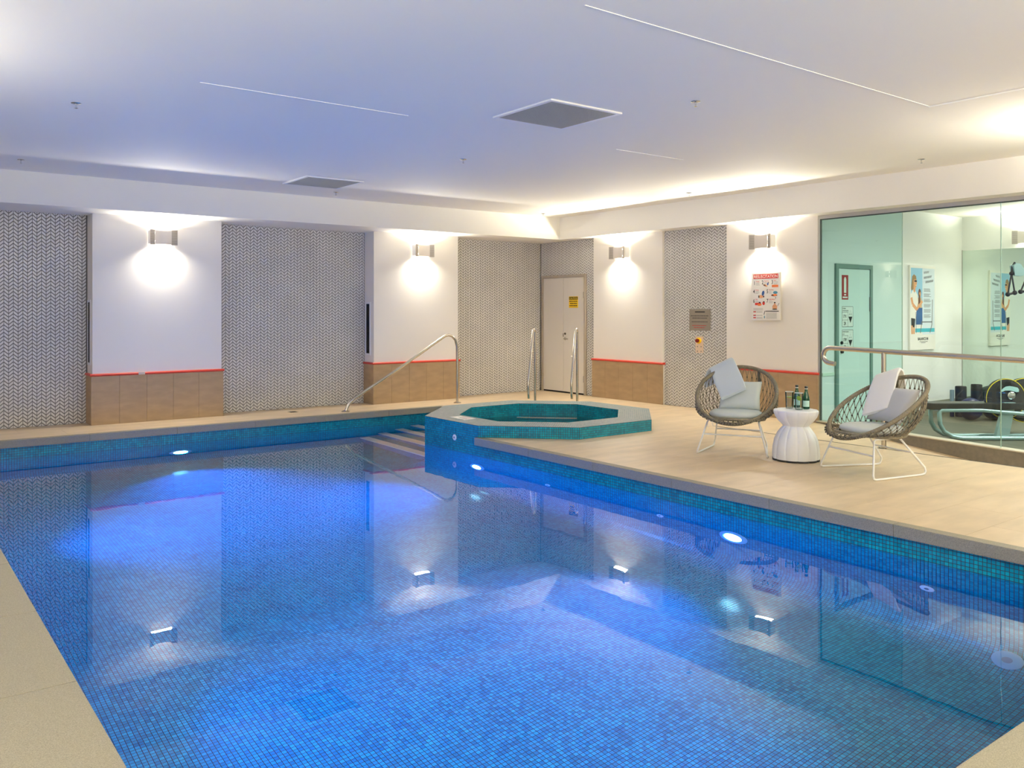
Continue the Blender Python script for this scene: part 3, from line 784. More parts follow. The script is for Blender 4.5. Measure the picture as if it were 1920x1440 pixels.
for i in (2, 3, 4, 5, 6, 7):
    j = (i + 1) % 8
    q.poly([(*seat_o[i], -.45), (*seat_o[j], -.45), (*bench[j], -.45), (*bench[i], -.45)], 0, [(0, 0), (20, 0), (17, 13), (3, 13)])
    q.poly([(*bench[i], -.45), (*bench[j], -.45), (*bench[j], -.94), (*bench[i], -.94)], 0, [(0, 0), (18, 0), (18, -18), (0, -18)])
q.build('bench', MOS, spa)
e = thing('depth_marker', 'white rectangular marker tile on the pale spa rim', 'sign', (5.86, 8.70, RIM + .002), math.radians(90))
q = MB(); q.box(-.17, -.085, 0, .17, .085, .004); q.build('tile', SIGNW, e, bevel=.001)
p = Print((-.17, -.085, .004), (1, 0, 0), (0, 0, 1)); p.z = Vector((0, 1, 0))
p.rect(.03, .10, .20, .115, INKG); p.rect(.03, .07, .28, .08, INKG); p.rect(.03, .045, .22, .055, INKR); p.done(e)
# grab rails at the spa entry
def grabrail(base, label):
    e = thing('spa_grab_rail', label, 'handrail', (base[0], base[1], 0), math.radians(-55), group='steel grab rails of the spa')
    # local -Y points from the deck into the spa
    pts = [(0, 0, 0), (0, 0, 1.12)]
    for k in range(1, 8):
        a = PI * k / 8 * .93; pts.append((0, -.06 + .06 * math.cos(a), 1.12 + .06 * math.sin(a)))
    pts += [(0, -.34, .47), (0, -.365, .40), (0, -.37, .33), (0, -.36, .20), (0, -.345, .15)]
    q = MB(); q.tube(pts, .021, 14); q.build('rail', STEEL, e, smooth=50)
    q = MB(); q.lathe([(.05, 0), (.05, .008), (.03, .018)], 20); q.build('flange', STEEL, e, smooth=40)
grabrail((8.20, 10.17), 'left steel grab rail behind the octagonal spa')
grabrail((8.68, 9.74), 'right steel grab rail behind the octagonal spa, in front of the door')
# pool stair handrail
e = thing('stair_handrail', 'long sloping steel handrail on the far deck beside the pool steps', 'handrail', (5.53, 11.22, 0))
pts = [(0, 0, 0), (.02, 0, .05), (.06, 0, .12), (.14, 0, .185)]
tx = 7.40 - 5.53
pts += [(tx * .5, 0, .62), (1.62, 0, 1.02), (1.70, 0, 1.065), (1.77, 0, 1.08), (1.84, 0, 1.06), (1.90, 0, 1.0), (1.93, 0, .90), (1.935, 0, .7), (1.935, 0, 0)]
q = MB(); q.tube(pts, .022, 14); q.build('rail', STEEL, e, smooth=50)
for xx in (0, 1.935):
    q = MB(); q.lathe([(.06, 0), (.06, .01), (.03, .022)], 20, (xx, 0, 0)); q.build('flange', STEEL, e, smooth=40)
e = thing('floor_drain', 'small dark square floor drain on the far deck', 'drain', (4.92, 11.66, 0))
quickbox('frame', (-.06, -.06, 0, .06, .06, .003), STEEL, e); 
q = MB()
for k in range(5): q.box(-.045, -.04 + k * .018, .003, .045, -.034 + k * .018, .0045)
q.build('slot', DARK, e)

# ------------------------------------------------------------------ ramp and glass wall
q = MB(); ya, yb = -2.4, 6.35
za = ramp_z(ya)
q.v += [(RX + .02, ya, za), (9.86, ya, za), (9.86, yb, 0), (RX + .02, yb, 0), (RX + .02, ya, za - .1), (9.86, ya, za - .1), (9.86, yb, -.1), (RX + .02, yb, -.1)]
for f in ((0, 1, 2, 3), (4, 7, 6, 5), (0, 4, 5, 1), (3, 2, 6, 7), (0, 3, 7, 4), (1, 5, 6, 2)): q.f.append(f); q.m.append(0); q.uv.append([(0, 0)] * 4)
q.box(RX + .02, 6.35, -.1, 9.93, 7.0, 0)
struct(q.build('floor_ramp', DECK), 'beige ramp falling beside the glass wall')
struct(quickbox('trim_5', (RX - .018, -1.0, -.05, RX + .004, 7.0, .001), BLACK), 'thin black edging along the ramp')
q = MB()
def kz(y): return .03 - .033 * (6.4 - y)
for mi, (x0, x1, lo, hi) in enumerate(((9.86, 9.99, -.9, -.012), (9.85, 10.0, -.012, 0))):
    ya, yb = -2.4, 6.4; k = len(q.v)
    q.v += [(x0, ya, kz(ya) + lo), (x1, ya, kz(ya) + lo), (x1, yb, kz(yb) + lo), (x0, yb, kz(yb) + lo), (x0, ya, kz(ya) + hi), (x1, ya, kz(ya) + hi), (x1, yb, kz(yb) + hi), (x0, yb, kz(yb) + hi)]
    for f in ((0, 3, 2, 1), (4, 5, 6, 7), (0, 1, 5, 4), (1, 2, 6, 5), (2, 3, 7, 6), (3, 0, 4, 7)): q.f.append(tuple(k + t for t in f)); q.m.append(mi); q.uv.append([(0, 0)] * 4)
struct(q.build('trim_6', [mat('kerb_stone', (124, 116, 102), .7, var=.12, scale=20), mat('kerb_top', (196, 186, 164), .6)]), 'dark stone kerb with pale top below the glass')
win = struct(bpy.data.objects.new('window_1', None)); C.objects.link(win); win['label'] = 'frameless green glass wall to the gym'
GX = 9.92
q = MB(); q.box(GX - .02, -2.4, 2.652, GX + .03, 6.40, 2.70); q.box(GX - .02, 6.375, .0, GX + .03, 6.40, 2.652); q.build('frame', ALU, win, bevel=.002)
q = MB(); q.box(GX - .012, -2.4, 2.640, GX + .02, 6.375, 2.652); q.box(GX - .012, 6.368, .03, GX + .02, 6.375, 2.652); q.build('gasket', mat('gasket', (70, 80, 74), .6), win)
edges = [6.367, 5.28, 4.165, 3.05, 1.93, .81, -.3, -1.4, -2.4]
for i, (b, a) in enumerate(zip(edges, edges[1:])):
    q = MB(); k = 0
    q.v += [(GX, a + .003, kz(a)), (GX, b - .003, kz(b)), (GX, b - .003, 2.64), (GX, a + .003, 2.64)]
    q.f.append((0, 3, 2, 1)); q.m.append(0); q.uv.append([(0, 0)] * 4)
    g = q.build('pane', GLASS1 if i == 0 else GLASS2, win)
    if i < 7:
        q = MB(); q.box(GX - .006, a - .003, kz(a), GX + .006, a + .003, 2.64); q.build('joint', mat('joint_clear', (150, 176, 160), .2), win)
# handrail along the deck edge
e = thing('ramp_handrail', 'thick steel handrail with a looped end in front of the glass wall', 'handrail', (8.62, 4.79, 0))
pts = [(0, 1.5 - 4.79 - 1.0, .915)]
def hz(y): return 1.043 - .0255 * (5.47 - y)
pts = [(0, y - 4.79, hz(y)) for y in (.4, 2.0, 3.5, 5.0, 5.40)]
for k in range(1, 12):
    a = PI / 2 - PI * k / 12; pts.append((0, 5.42 - 4.79 + .085 * math.cos(a), hz(5.42) - .085 + .085 * math.sin(a)))
pts += [(0, 5.42 - 4.79, hz(5.42) - .17), (0, 5.36 - 4.79, hz(5.42) - .178)]
q = MB(); q.tube(pts, .027, 16); q.build('rail', STEEL, e, smooth=50)
for yy in (0, -2.6):
    q = MB(); q.tube([(0, yy, -.02), (0, yy, hz(4.79 + yy) - .01)], .025, 14); ps = q.build('post', STEEL, e, smooth=50)
    q = MB(); q.lathe([(.055, 0), (.055, .008), (.03, .02)], 20, (0, yy, 0)); q.build('flange', STEEL, e, smooth=40)

# ------------------------------------------------------------------ gym beyond the glass
GZ = -.12
struct(quickbox('floor_gym', (9.99, -2.5, GZ - .1, 14.2, 6.6, GZ), GYMF))
struct(quickbox('wall_gym_left', (9.98, 6.40, -.3, 14.2, 6.56, 3.1), GYMW))
struct(quickbox('wall_gym_back', (13.86, -2.5, -.3, 14.2, 6.6, 3.1), GYMW))
struct(quickbox('ceiling_gym', (9.96, -2.5, 2.94, 14.2, 6.6, 3.1), CEILM))
struct(quickbox('baseboard_gym', (11.2, 6.385, GZ, 13.86, 6.40, .09), mat('gym_skirting', (126, 130, 112), .6), bevel=.003))
struct(quickbox('trim_7', (9.98, 6.385, .60, 10.26, 6.40, .64), mat('gym_rail', (208, 226, 206), .5), bevel=.003))
e = thing('wall_mirror', 'tall mirror panels covering the gym back wall', 'mirror', (13.86, 2, 0))
for i, (a, b) in enumerate(((4.39, 2.4), (2.4, .4), (.4, -1.6), (-1.6, -3.6))):
    q = MB(); q.box(-.008, b + .002, GZ + .12, -.002, a - .002, 2.41); q.build('panel', MIRR, e)
quickbox('edge_strip', (-.012, 4.39, GZ, 0, 4.4, 2.42), ALU, e)
# service door on the gym left wall
e = struct(bpy.data.objects.new('door_2', None)); C.objects.link(e); e.location = (0, 6.40, 0); e['label'] = 'service door with warning placards behind the teal glass'
q = MB(); fr = mat('gym_door_frame', (120, 142, 132), .5)
q.box(10.28, -.03, GZ, 10.34, 0, 2.09); q.box(11.12, -.03, GZ, 11.18, 0, 2.09); q.box(10.34, -.03, 2.03, 11.12, 0, 2.09); q.build('door_frame', fr, e, bevel=.003)
quickbox('door_leaf', (10.345, -.018, GZ + .01, 11.115, -.002, 2.025), mat('gym_door_paint', (222, 232, 224), .5), e, bevel=.002)
for zz in (1.45, .2): quickbox('hinge', (11.105, -.034, zz, 11.125, -.018, zz + .2), INKG, e)
disc('keyhole', (10.41, -.018, 1.03), (0, -1, 0), .022, .02, INK, e); disc('handle', (10.41, -.018, .91), (0, -1, 0), .022, .03, INK, e)
YD = 6.40 - .018
e, p = sign_board('extinguisher_sign', 'dark red fire extinguisher sign high on the service door', 'sign', (10.50, YD, 1.775), *LW, .155, .33, .002, mat('sign_red', (168, 26, 24), .5), 0)
p.rect(.05, .09, .105, .28, SIGNW); p.ell(.0775, .285, .02, .018, SIGNW); p.rect(.055, .055, .10, .075, SIGNW); p.rect(.02, .02, .135, .04, SIGNW); p.done(e)
for (zc, l1, l2, num, code, lab) in ((1.38, 'SODIUM', 'HYPOCHLORITE', '1791', '2R', 'upper'), (1.065, 'HYDROCHLORIC', 'ACID', '1789', '2R', 'lower')):
    e, p = sign_board('chemical_placard', lab + ' of the two chemical placards on the service door, number ' + num, 'sign', (10.56, YD, zc), *LW, .27, .28, .002, SIGNW, 0)
    p.line([(.004, .004), (.266, .004), (.266, .276), (.004, .276), (.004, .004)], .005, INK)
    p.text(l1, .014, .243, .024, INK, .8); p.text(l2, .014, .212, .024, INK, .8)
    p.line([(.004, .20), (.15, .20)], .004, INK); p.line([(.004, .095), (.15, .095)], .004, INK); p.line([(.14, .004), (.14, .20)], .004, INK)
    p.text(num, .018, .125, .06, INK, .8); p.text(code, .04, .028, .062, INK, .85)
    p.poly([(.155, .14), (.25, .14), (.2025, .055)], INK); p.line([(.2025, .225), (.155, .14), (.2025, .055), (.25, .14), (.2025, .225)], .002, INKG); p.line([(.175, .165), (.19, .18)], .008, INKG); p.line([(.21, .165), (.225, .18)], .008, INKG)
    p.done(e)
# fitness poster
PW, PH = .75, 1.25
e, p = sign_board('fitness_poster', 'tall framed poster of a fair-haired woman beside a text panel, on the gym wall', 'poster', (12.56, 6.398, 1.505), *LW, PW, PH, .03, SIGNW)
def pp(a, b): return (a * PW, (1 - b) * PH)
def pr(a0, b0, a1, b1, m): x0, y0 = pp(a0, b1); x1, y1 = pp(a1, b0); p.rect(x0, y0, x1, y1, m)
def pe(a, b, ra, rb, m, rot=0): x, y = pp(a, b); p.ell(x, y, ra * PW, rb * PH, m, rot)
pr(.03, .03, .50, .42, SKY); pr(.03, .42, .50, .70, mat('ink_pale_sky', (190, 214, 224), .6)); pr(.48, .03, .97, .82, mat('ink_panel', (216, 228, 234), .6)); pr(.22, .50, .48, .70, DEEP); pr(.20, .745, .97, .79, SEA)
pe(.37, .33, .055, .055, MATS['ink_brown']); pe(.385, .345, .035, .035, INKS); p.poly([pp(.30, .38), pp(.44, .38), pp(.46, .50), pp(.28, .50)], mat('ink_beige', (206, 178, 140), .6)); pe(.36, .42, .04, .08, MATS['ink_brown'])
p.poly([pp(.05, .22), pp(.08, .13), pp(.15, .105), pp(.23, .125), pp(.25, .17), pp(.16, .20), pp(.13, .28), pp(.06, .30), pp(.035, .27)], HAIR)
p.poly([pp(.14, .17), pp(.24, .16), pp(.27, .20), pp(.25, .245), pp(.21, .265), pp(.20, .32), pp(.13, .31), pp(.13, .22)], INKS); pe(.215, .185, .055, .012, INK); p.line([pp(.21, .235), pp(.25, .232)], .008, SIGNW)
p.poly([pp(.03, .34), pp(.11, .29), pp(.17, .33), pp(.21, .30), pp(.29, .35), pp(.31, .43), pp(.25, .52), pp(.23, .64), pp(.03, .63)], SIGNW)
p.line([pp(.05, .38), pp(.10, .46), pp(.26, .52)], .055, INKS); p.line([pp(.25, .52), pp(.48, .42)], .045, INKS)
p.poly([pp(.04, .62), pp(.20, .63), pp(.17, .74), pp(.12, .73), pp(.05, .71)], INK); p.line([pp(.07, .71), pp(.08, .81)], .045, INKS); p.line([pp(.15, .73), pp(.15, .81)], .045, INKS)
p.line([pp(.46, .66), pp(.40, .80)], .018, INKG); p.line([pp(.88, .40), pp(.86, .70), pp(.78, .80)], .018, INKG); p.line([pp(.46, .67), pp(.86, .67)], .012, INK); p.line([pp(.22, .55), pp(.24, .80)], .012, INKG)
random.seed(3)
for (a, b, n_) in ((.53, .08, 6), (.53, .14, 9), (.60, .19, 9)):
    x = a; pts = []
    for k in range(n_ * 3):
        pts.append(pp(x + k * .012, b + (.018 if k % 3 == 0 else -.012 if k % 3 == 1 else .004) - k * .0008))
    p.line(pts, .005, INK)
for blk in range(6):
    for k in range(4):
        b = .27 + blk * .062 + k * .011; pr(.53, b, .53 + random.uniform(.22, .30), b + .004, INKG)
x, y = pp(.5, .885); p.text('BALANCE IN', x, y, .06, INK, .9, 'CENTER'); pr(.36, .90, .68, .906, INKG); pr(.42, .915, .60, .92, INKG)
p.done(e)
# power socket
e = thing('wall_socket', 'small white power socket on the gym skirting behind the right chair', 'socket', (12.55, 6.385, .0))
q = MB(); q.box(-.07, -.008, -.045, .07, 0, .045); q.build('plate', WHITE, e, bevel=.003)
for xx in (-.03, .03): quickbox('switch', (xx - .012, -.012, -.012, xx + .012, -.008, .014), mat('socket_grey', (190, 196, 190), .5), e)

# image-right direction in plan (the bench is seen side on)
A = math.radians(37.32)
RT = -A
def gp(x, y, z):   # world point at height z below/above the photograph's pixel, used for measuring the gym objects
    r = Vector((math.sin(A), math.cos(A), 0)) + Vector((math.cos(A), -math.sin(A), 0)) * ((x - 960) / 1594) + Vector((0, 0, (584 - y) / 1594))
    return Vector((0, 0, 1.45)) + r * ((z - 1.45) / r.z)
B0 = Vector((10.69, 4.99, GZ))
e = thing('workout_bench', 'low silver-framed workout bench with a black padded seat behind the glass', 'bench', B0, RT)
q = MB(); N = 24   # pad with rounded nose, local X to the right
L = .78
prof = []
for k in range(N + 1):
    a = PI * k / N; prof.append((-.34 + .0 - .11 * math.sin(a) * .8, .13 * math.cos(a)))
outl = [(x, y) for x, y in prof] + [(L, -.13), (L, .13)]
if sum(outl[i][0] * outl[(i + 1) % len(outl)][1] - outl[(i + 1) % len(outl)][0] * outl[i][1] for i in range(len(outl))) < 0: outl = outl[::-1]
q.prism(outl, .375, .455); q.build('seat_pad', PAD, e, bevel=.015)
for s in (-.11, .11):
    q = MB(); q.tube([(L + .5, s, .28), (.45, s, .35), (.25, s, .37), (-.26, s, .37), (-.28, s, .34), (-.27, s, .20), (-.22, s, .11), (-.12, s, .05), (0, s, .03), (.3, s, .03), (1.7, s, .03)], .026, 12); q.build('frame_rail', TEALM, e, smooth=50)
q = MB(); q.box(-.03, -.12, 0, .03, .12, .012); q.build('foot', BLACK, e)
q = MB(); q.v += [(.42, -.10, .05), (.58, -.10, .05), (.66, -.10, .46), (.52, -.10, .46), (.42, -.04, .05), (.58, -.04, .05), (.66, -.04, .46), (.52, -.04, .46)]
for f in ((0, 1, 2, 3), (4, 7, 6, 5), (0, 4, 5, 1), (1, 5, 6, 2), (2, 6, 7, 3), (3, 7, 4, 0)): q.f.append(f); q.m.append(0); q.uv.append([(0, 0)] * 4)
q.build('upright', TEALM, e, bevel=.006)
q = MB(); q.box(1.0, -.1, .03, 1.14, .1, .5); q.build('upright', TEALM, e, bevel=.006)
def gym_thing(name, label, cat, px, py, z, dist_extra=0):
    P = gp(px, py, z); return P
def on_floor(px, depth): 
    r = Vector((math.sin(A), math.cos(A), 0)) + Vector((math.cos(A), -math.sin(A), 0)) * ((px - 960) / 1594); v = r * depth; v.z = GZ; return v
# weight plates on the bench end
def plate(px, depth, py, r, name, label, ring):
    v = on_floor(px, depth); v.z = 1.45 - (py - 584) * depth / 1594
    e = thing(name, label, 'weight plate', v, RT); M = Matrix.Rotation(PI / 2, 4, 'X'); BK = mat('plate_black', (36, 36, 34), .5)
    q = MB(); q.lathe([(r - .02, -.03), (r, -.02), (r, .02), (r - .02, .03), (r * .78, .022), (r * .3, .02), (r * .28, .034)], 48); q.xf(M); q.build('disc', BK, e, smooth=40)
    q = MB(); q.tube([((r - .004) * math.cos(2 * PI * k / 48), -.024, (r - .004) * math.sin(2 * PI * k / 48)) for k in range(48)], .0045, 6, True); q.build('ring', YEL, e, smooth=50)
    return e, M
e, M = plate(1884, 10.45, 747, .245, 'weight_plate', 'large black weight plate with thin yellow ring and chrome hub on the bench upright', True)
q = MB(); q.lathe([(.05, .03), (.048, .05), (.035, .06), (.012, .062)], 24); q.xf(Matrix.Translation((.055, 0, .04)) @ M); q.build('hub', CHROME, e, smooth=40)
q = MB(); GD = mat('guard_aqua', (170, 214, 212), .3, .3)
G = [(-.075, .085), (-.05, .12), (-.01, .148), (.04, .155), (.10, .145), (.135, .135), (.15, .115), (.15, .085), (.12, .08), (.09, .09), (.04, .10), (-.02, .10), (-.05, .085)]
q.poly([(x, -.040, z) for x, z in G]); q.poly([(x, -.034, z) for x, z in G][::-1])
for (x0, z0), (x1, z1) in zip(G, G[1:] + G[:1]): q.poly([(x0, -.040, z0), (x0, -.034, z0), (x1, -.034, z1), (x1, -.040, z1)])
q.build('guard', GD, e)
plate(1920, 10.75, 750, .28, 'weight_plate', 'second black weight plate with a yellow ring behind, cut by the picture edge', True)
# foam rollers and balls on the floor behind the bench
def roller(pos, r, h, m, label, rotx=0):
    e = thing('foam_roller', label, 'foam roller', pos)
    q = MB(); q.lathe([(r * .94, 0), (r, .012), (r, h * .5)], 28, cap=True); q.build('lower_sleeve', NAVY, e, smooth=40)
    q = MB(); q.lathe([(r * 1.005, h * .5), (r * 1.005, h - .01), (r * .9, h), (r * .45, h), (r * .42, h - .03)], 28); q.build('upper_sleeve', m, e, smooth=40)
roller(on_floor(1801.5, 12.7), .078, .455, BLACK, 'black and navy foam roller standing nearest the mirror corner')
roller(on_floor(1831, 12.9), .078, .465, BLACK, 'black and navy foam roller standing second from the mirror corner')
roller(on_floor(1785, 12.7), .03, .40, mat('bottle_grey', (120, 140, 150), .4), 'slim grey roller left of the thick foam rollers')
for px, d, r, m, lab in ((1820, 12.3, .16, NAVY, 'navy exercise ball in front of the foam rollers'), (1858, 12.95, .22, mat('dark_green_ball', (22, 40, 38), .45), 'dark green exercise ball beside the weight plate'), (1866, 12.3, .18, NAVY, 'navy exercise ball nearest the weight plate')):
    P = on_floor(px, d)
    q = MB(); q.lathe([(max(.002, r * math.sin(PI * k / 16)), r - r * math.cos(PI * k / 16)) for k in range(17)], 32); o = q.build('exercise_ball', m, None, smooth=60); o.location = P
    tag(o, lab, 'exercise ball')
# handles of the cable machine at the right edge
e = thing('cable_machine', 'teal padded cable machine arm with black triangular handles at the right edge', 'exercise machine', on_floor(1908, 11.7), RT)
zc = lambda py: 1.45 + (584 - py) * 11.7 / 1594 - GZ
xc = lambda px: (px - 1908) * 11.7 / 1594
q = MB(); outl = [(xc(1899), zc(517)), (xc(1897), zc(498)), (xc(1902), zc(494)), (xc(1910), zc(495)), (xc(1916), zc(505)), (xc(1925), zc(508)), (xc(1945), zc(508)), (xc(1945), zc(514)), (xc(1920), zc(515)), (xc(1912), zc(518))]
for yy, fl_ in ((-.05, False), (.05, True)):
    P = [(x, yy, z) for x, z in outl]; q.poly(P if fl_ else P[::-1])
for i in range(len(outl)):
    j = (i + 1) % len(outl); q.poly([(outl[i][0], -.05, outl[i][1]), (outl[i][0], .05, outl[i][1]), (outl[j][0], .05, outl[j][1]), (outl[j][0], -.05, outl[j][1])][::-1])
q.build('arm_pad', TEALM, e)
q = MB(); q.tube([(xc(1897), -.0, zc(514)), (xc(1898), 0, zc(500)), (xc(1903), 0, zc(492))], .014, 8); q.build('pad_edge', BLACK, e, smooth=50)
for dx, sc_ in ((0, 1), (31, -1)):
    a, b, c = (1895 + dx, 513), (1888 + (0 if sc_ > 0 else 37), 552 if sc_ > 0 else 546), (1901 + (0 if sc_ > 0 else 11), 549 if sc_ > 0 else 547)
    T = [(xc(x), -.02, zc(y)) for x, y in (a, b, c)]
    q = MB(); q.tube([T[0], T[1]], .011, 8); q.tube([T[0], T[2]], .011, 8); q.tube([T[1], T[2]], .016, 8)
    for t_, r_ in zip(T, (.03, .032, .032)):
        b0 = MB(); b0.lathe([(max(.001, r_ * math.sin(PI * k / 8)), -r_ * math.cos(PI * k / 8)) for k in range(9)], 12, t_, cap=False)
        k0 = len(q.v); q.v += b0.v; q.f += [tuple(k0 + i for i in f) for f in b0.f]; q.m += b0.m; q.uv += b0.uv
    q.build('handle', BLACK, e, smooth=50)
q = MB(); q.box(xc(1945), -.06, 0, xc(1960), .06, 2.3); q.build('column', TEALM, e, bevel=.01)

# ------------------------------------------------------------------ chairs
def ring_pt(t): return Vector((.29 * math.cos(t), .30 * math.sin(t) - .045, .350 + .02 * (-math.sin(t) if math.sin(t) < 0 else 0)))
def rim_pt(t):
    s = math.sin(t)
    return Vector((.40 * math.cos(t) * (1 - .05 * s), .045 + .42 * s, .60 + .26 * s + .012 * math.cos(2 * t)))
def side_pt(t, u):
    a, b = ring_pt(t), rim_pt(t); p = a.lerp(b, u)
    nrm = Vector((math.cos(t), math.sin(t), -.25)); return p + nrm * .055 * math.sin(PI * u)
def make_chair(name, label, loc, rz):
    e = thing(name, label, 'chair', loc, rz, group='two round rope armchairs on the deck')
    q = MB(); q.tube([rim_pt(2 * PI * k / 72) for k in range(72)], .019, 10, True); r = q.build('rim', ROPE, e, smooth=60, label='rope-wrapped rim')
    q = MB()   # rope windings on the rim
    for k in range(150):
        t = 2 * PI * k / 150; c = rim_pt(t); d = (rim_pt(t + .02) - rim_pt(t - .02)).normalized(); a = d.orthogonal().normalized(); b = d.cross(a)
        q.tube([c + (a * math.cos(x) + b * math.sin(x)) * .0195 + d * (.004 * x / PI) for x in [2 * PI * m / 8 for m in range(8)]], .0028, 4, True)
    q.build('winding', ROPE, r, smooth=60, kind='stuff')
    q = MB(); q.tube([ring_pt(2 * PI * k / 48) for k in range(48)], .014, 8, True); q.build('seat_ring', ROPE, e, smooth=60)
    for t in (math.radians(62), math.radians(118)):
        q = MB(); q.tube([side_pt(t, u / 8) + Vector((0, .006, 0)) for u in range(9)], .016, 8); q.build('back_strut', ROPED, e, smooth=60)
    q = MB(); N = 46
    for i in range(N):
        t0 = 2 * PI * i / N
        for s in (-1, 1):
            pts = []
            for k in range(13):
                u = k / 12; w = abs(((u * 5) % 2) - 1)     # zigzag between neighbours -> knotted diamonds
                pts.append(side_pt(t0 + s * w * PI / N, u))
            q.tube(pts, .0036, 4, cap=False)
    q.build('rope_net', ROPE, e, kind='stuff', smooth=60, label='knotted rope net')
    q = MB()
    for i in range(N):
        for lv in range(1, 6):
            u = lv / 5; t0 = 2 * PI * i / N + (PI / N if lv % 2 == 0 else 0)
            if u >= .99: continue
            c = side_pt(t0, u); q.box(c.x - .006, c.y - .006, c.z - .007, c.x + .006, c.y + .006, c.z + .007)
    q.build('knot', ROPED, e, kind='stuff')
    q = MB(); q.lathe([(.02, .350), (.27, .352), (.28, .345), (.02, .343)], 32, (0, -.02, 0)); sp = q.build('seat_web', ROPED, e, smooth=40)
    # cushion
    q = MB(); prof = [(.02, .362), (.20, .362), (.245, .372), (.26, .392), (.255, .412), (.23, .427), (.15, .434), (.02, .436)]
    q.lathe(prof, 40, (0, -.03, 0), fl=lambda a, z: 1 + .05 * abs(math.sin(2 * a))); q.build('seat_cushion', CUSH, e, smooth=60, label='pale seat cushion')
    q = MB()
    for s in (-1,):
        q.tube([(s * .22, -.20, .375), (s * .25, -.245, .33), (s * .245, -.25, .27)], .0025, 5); q.tube([(s * .20, -.22, .375), (s * .205, -.25, .32), (s * .19, -.25, .28)], .0025, 5)
    q.build('tie', WHITE, e)
    # sled legs: top bar under the ring, nearly upright front, raked back
    for s in (-1, 1):
        xt, xr, xb, xc = s * .25, s * .205, s * .345, s * .275
        P = [(xt, -.13, .335), (xt, -.20, .335), (xt + s * .004, -.222, .325), (xb - s * .006, -.305, .04), (xb - s * .002, -.30, .016), (xb, -.28, .009), ((xb + xc) / 2, 0, .009), (xc, .27, .009), (xc, .305, .016), (xc - s * .002, .318, .04), (xc - s * .01, .315, .07), (xr + s * .002, .10, .325), (xr, .08, .335), (xt, -.13, .335)]
        q = MB(); q.tube(P, .009, 8); q.build('leg', WHITE, e, smooth=60)
    q = MB(); q.tube([(-.291, -.257, .20), (.291, -.257, .20)], .008, 8); q.build('stretcher', WHITE, e, smooth=60)
    q = MB(); q.tube([(-.238, .210, .20), (.238, .210, .20)], .008, 8); q.build('stretcher', WHITE, e, smooth=60)
    return e
# chair front is local -Y
def rz_front(fx, fy): return math.atan2(fx, -fy)
CH1 = ((7.19, 5.60, 0), rz_front(-.866, -.5)); CH2 = ((7.26, 4.125, 0), rz_front(-.944, .33))
make_chair('rope_armchair', 'round rope armchair left of the white side table, facing the pool', *CH1)
make_chair('rope_armchair', 'round rope armchair seen side on, right of the white side table', *CH2)
def local(ch, p):
    return Matrix.Translation(Vector(ch[0])) @ Matrix.Rotation(ch[1], 4, 'Z') @ Vector(p)
def pillow(ch, pos, rot, w, h, t, m, label):
    q = MB(); N = 16
    def P(i, j, s):
        a, b = 2 * i / N - 1, 2 * j / N - 1
        k = max(0, (1 - a ** 4) * (1 - b ** 4)) ** .55
        cx = 1 - .07 * (1 - b * b) ** 1 * 0 - .06 * (1 - abs(b)) * abs(a) ** 3; cy = 1 - .06 * (1 - abs(a)) * abs(b) ** 3
        return (a * w / 2 * cx, s * (t / 2 * k + .002), b * h / 2 * cy + .006 * math.sin(9 * a + 4 * b) * s * k * .4)
    for s in (-1, 1):
        for i in range(N):
            for j in range(N):
                f = [P(i, j, s), P(i + 1, j, s), P(i + 1, j + 1, s), P(i, j + 1, s)]; q.poly(f if s < 0 else f[::-1])
    o = q.build('scatter_cushion', m, None)
    bm = bmesh.new(); bm.from_mesh(o.data); bmesh.ops.remove_doubles(bm, verts=bm.verts[:], dist=.0045); bm.to_mesh(o.data); bm.free()
    o.data.polygons.foreach_set('use_smooth', [True] * len(o.data.polygons))
    o.matrix_world = Matrix.Translation(Vector(ch[0])) @ Matrix.Rotation(ch[1], 4, 'Z') @ Matrix.Translation(Vector(pos)) @ Matrix.Rotation(rot[2], 4, 'Z') @ Matrix.Rotation(rot[0], 4, 'X') @ Matrix.Rotation(rot[1], 4, 'Y')
    return tag(o, label, 'cushion')
pillow(CH1, (.02, .175, .565), (math.radians(-36), 0, 0), .42, .35, .11, CUSH, 'pale grey-blue scatter cushion leaning in the left armchair')
pillow(CH2, (.01, .205, .60), (math.radians(-38), 0, 0), .42, .38, .11, CUSHG, 'grey linen scatter cushion leaning in the right armchair')
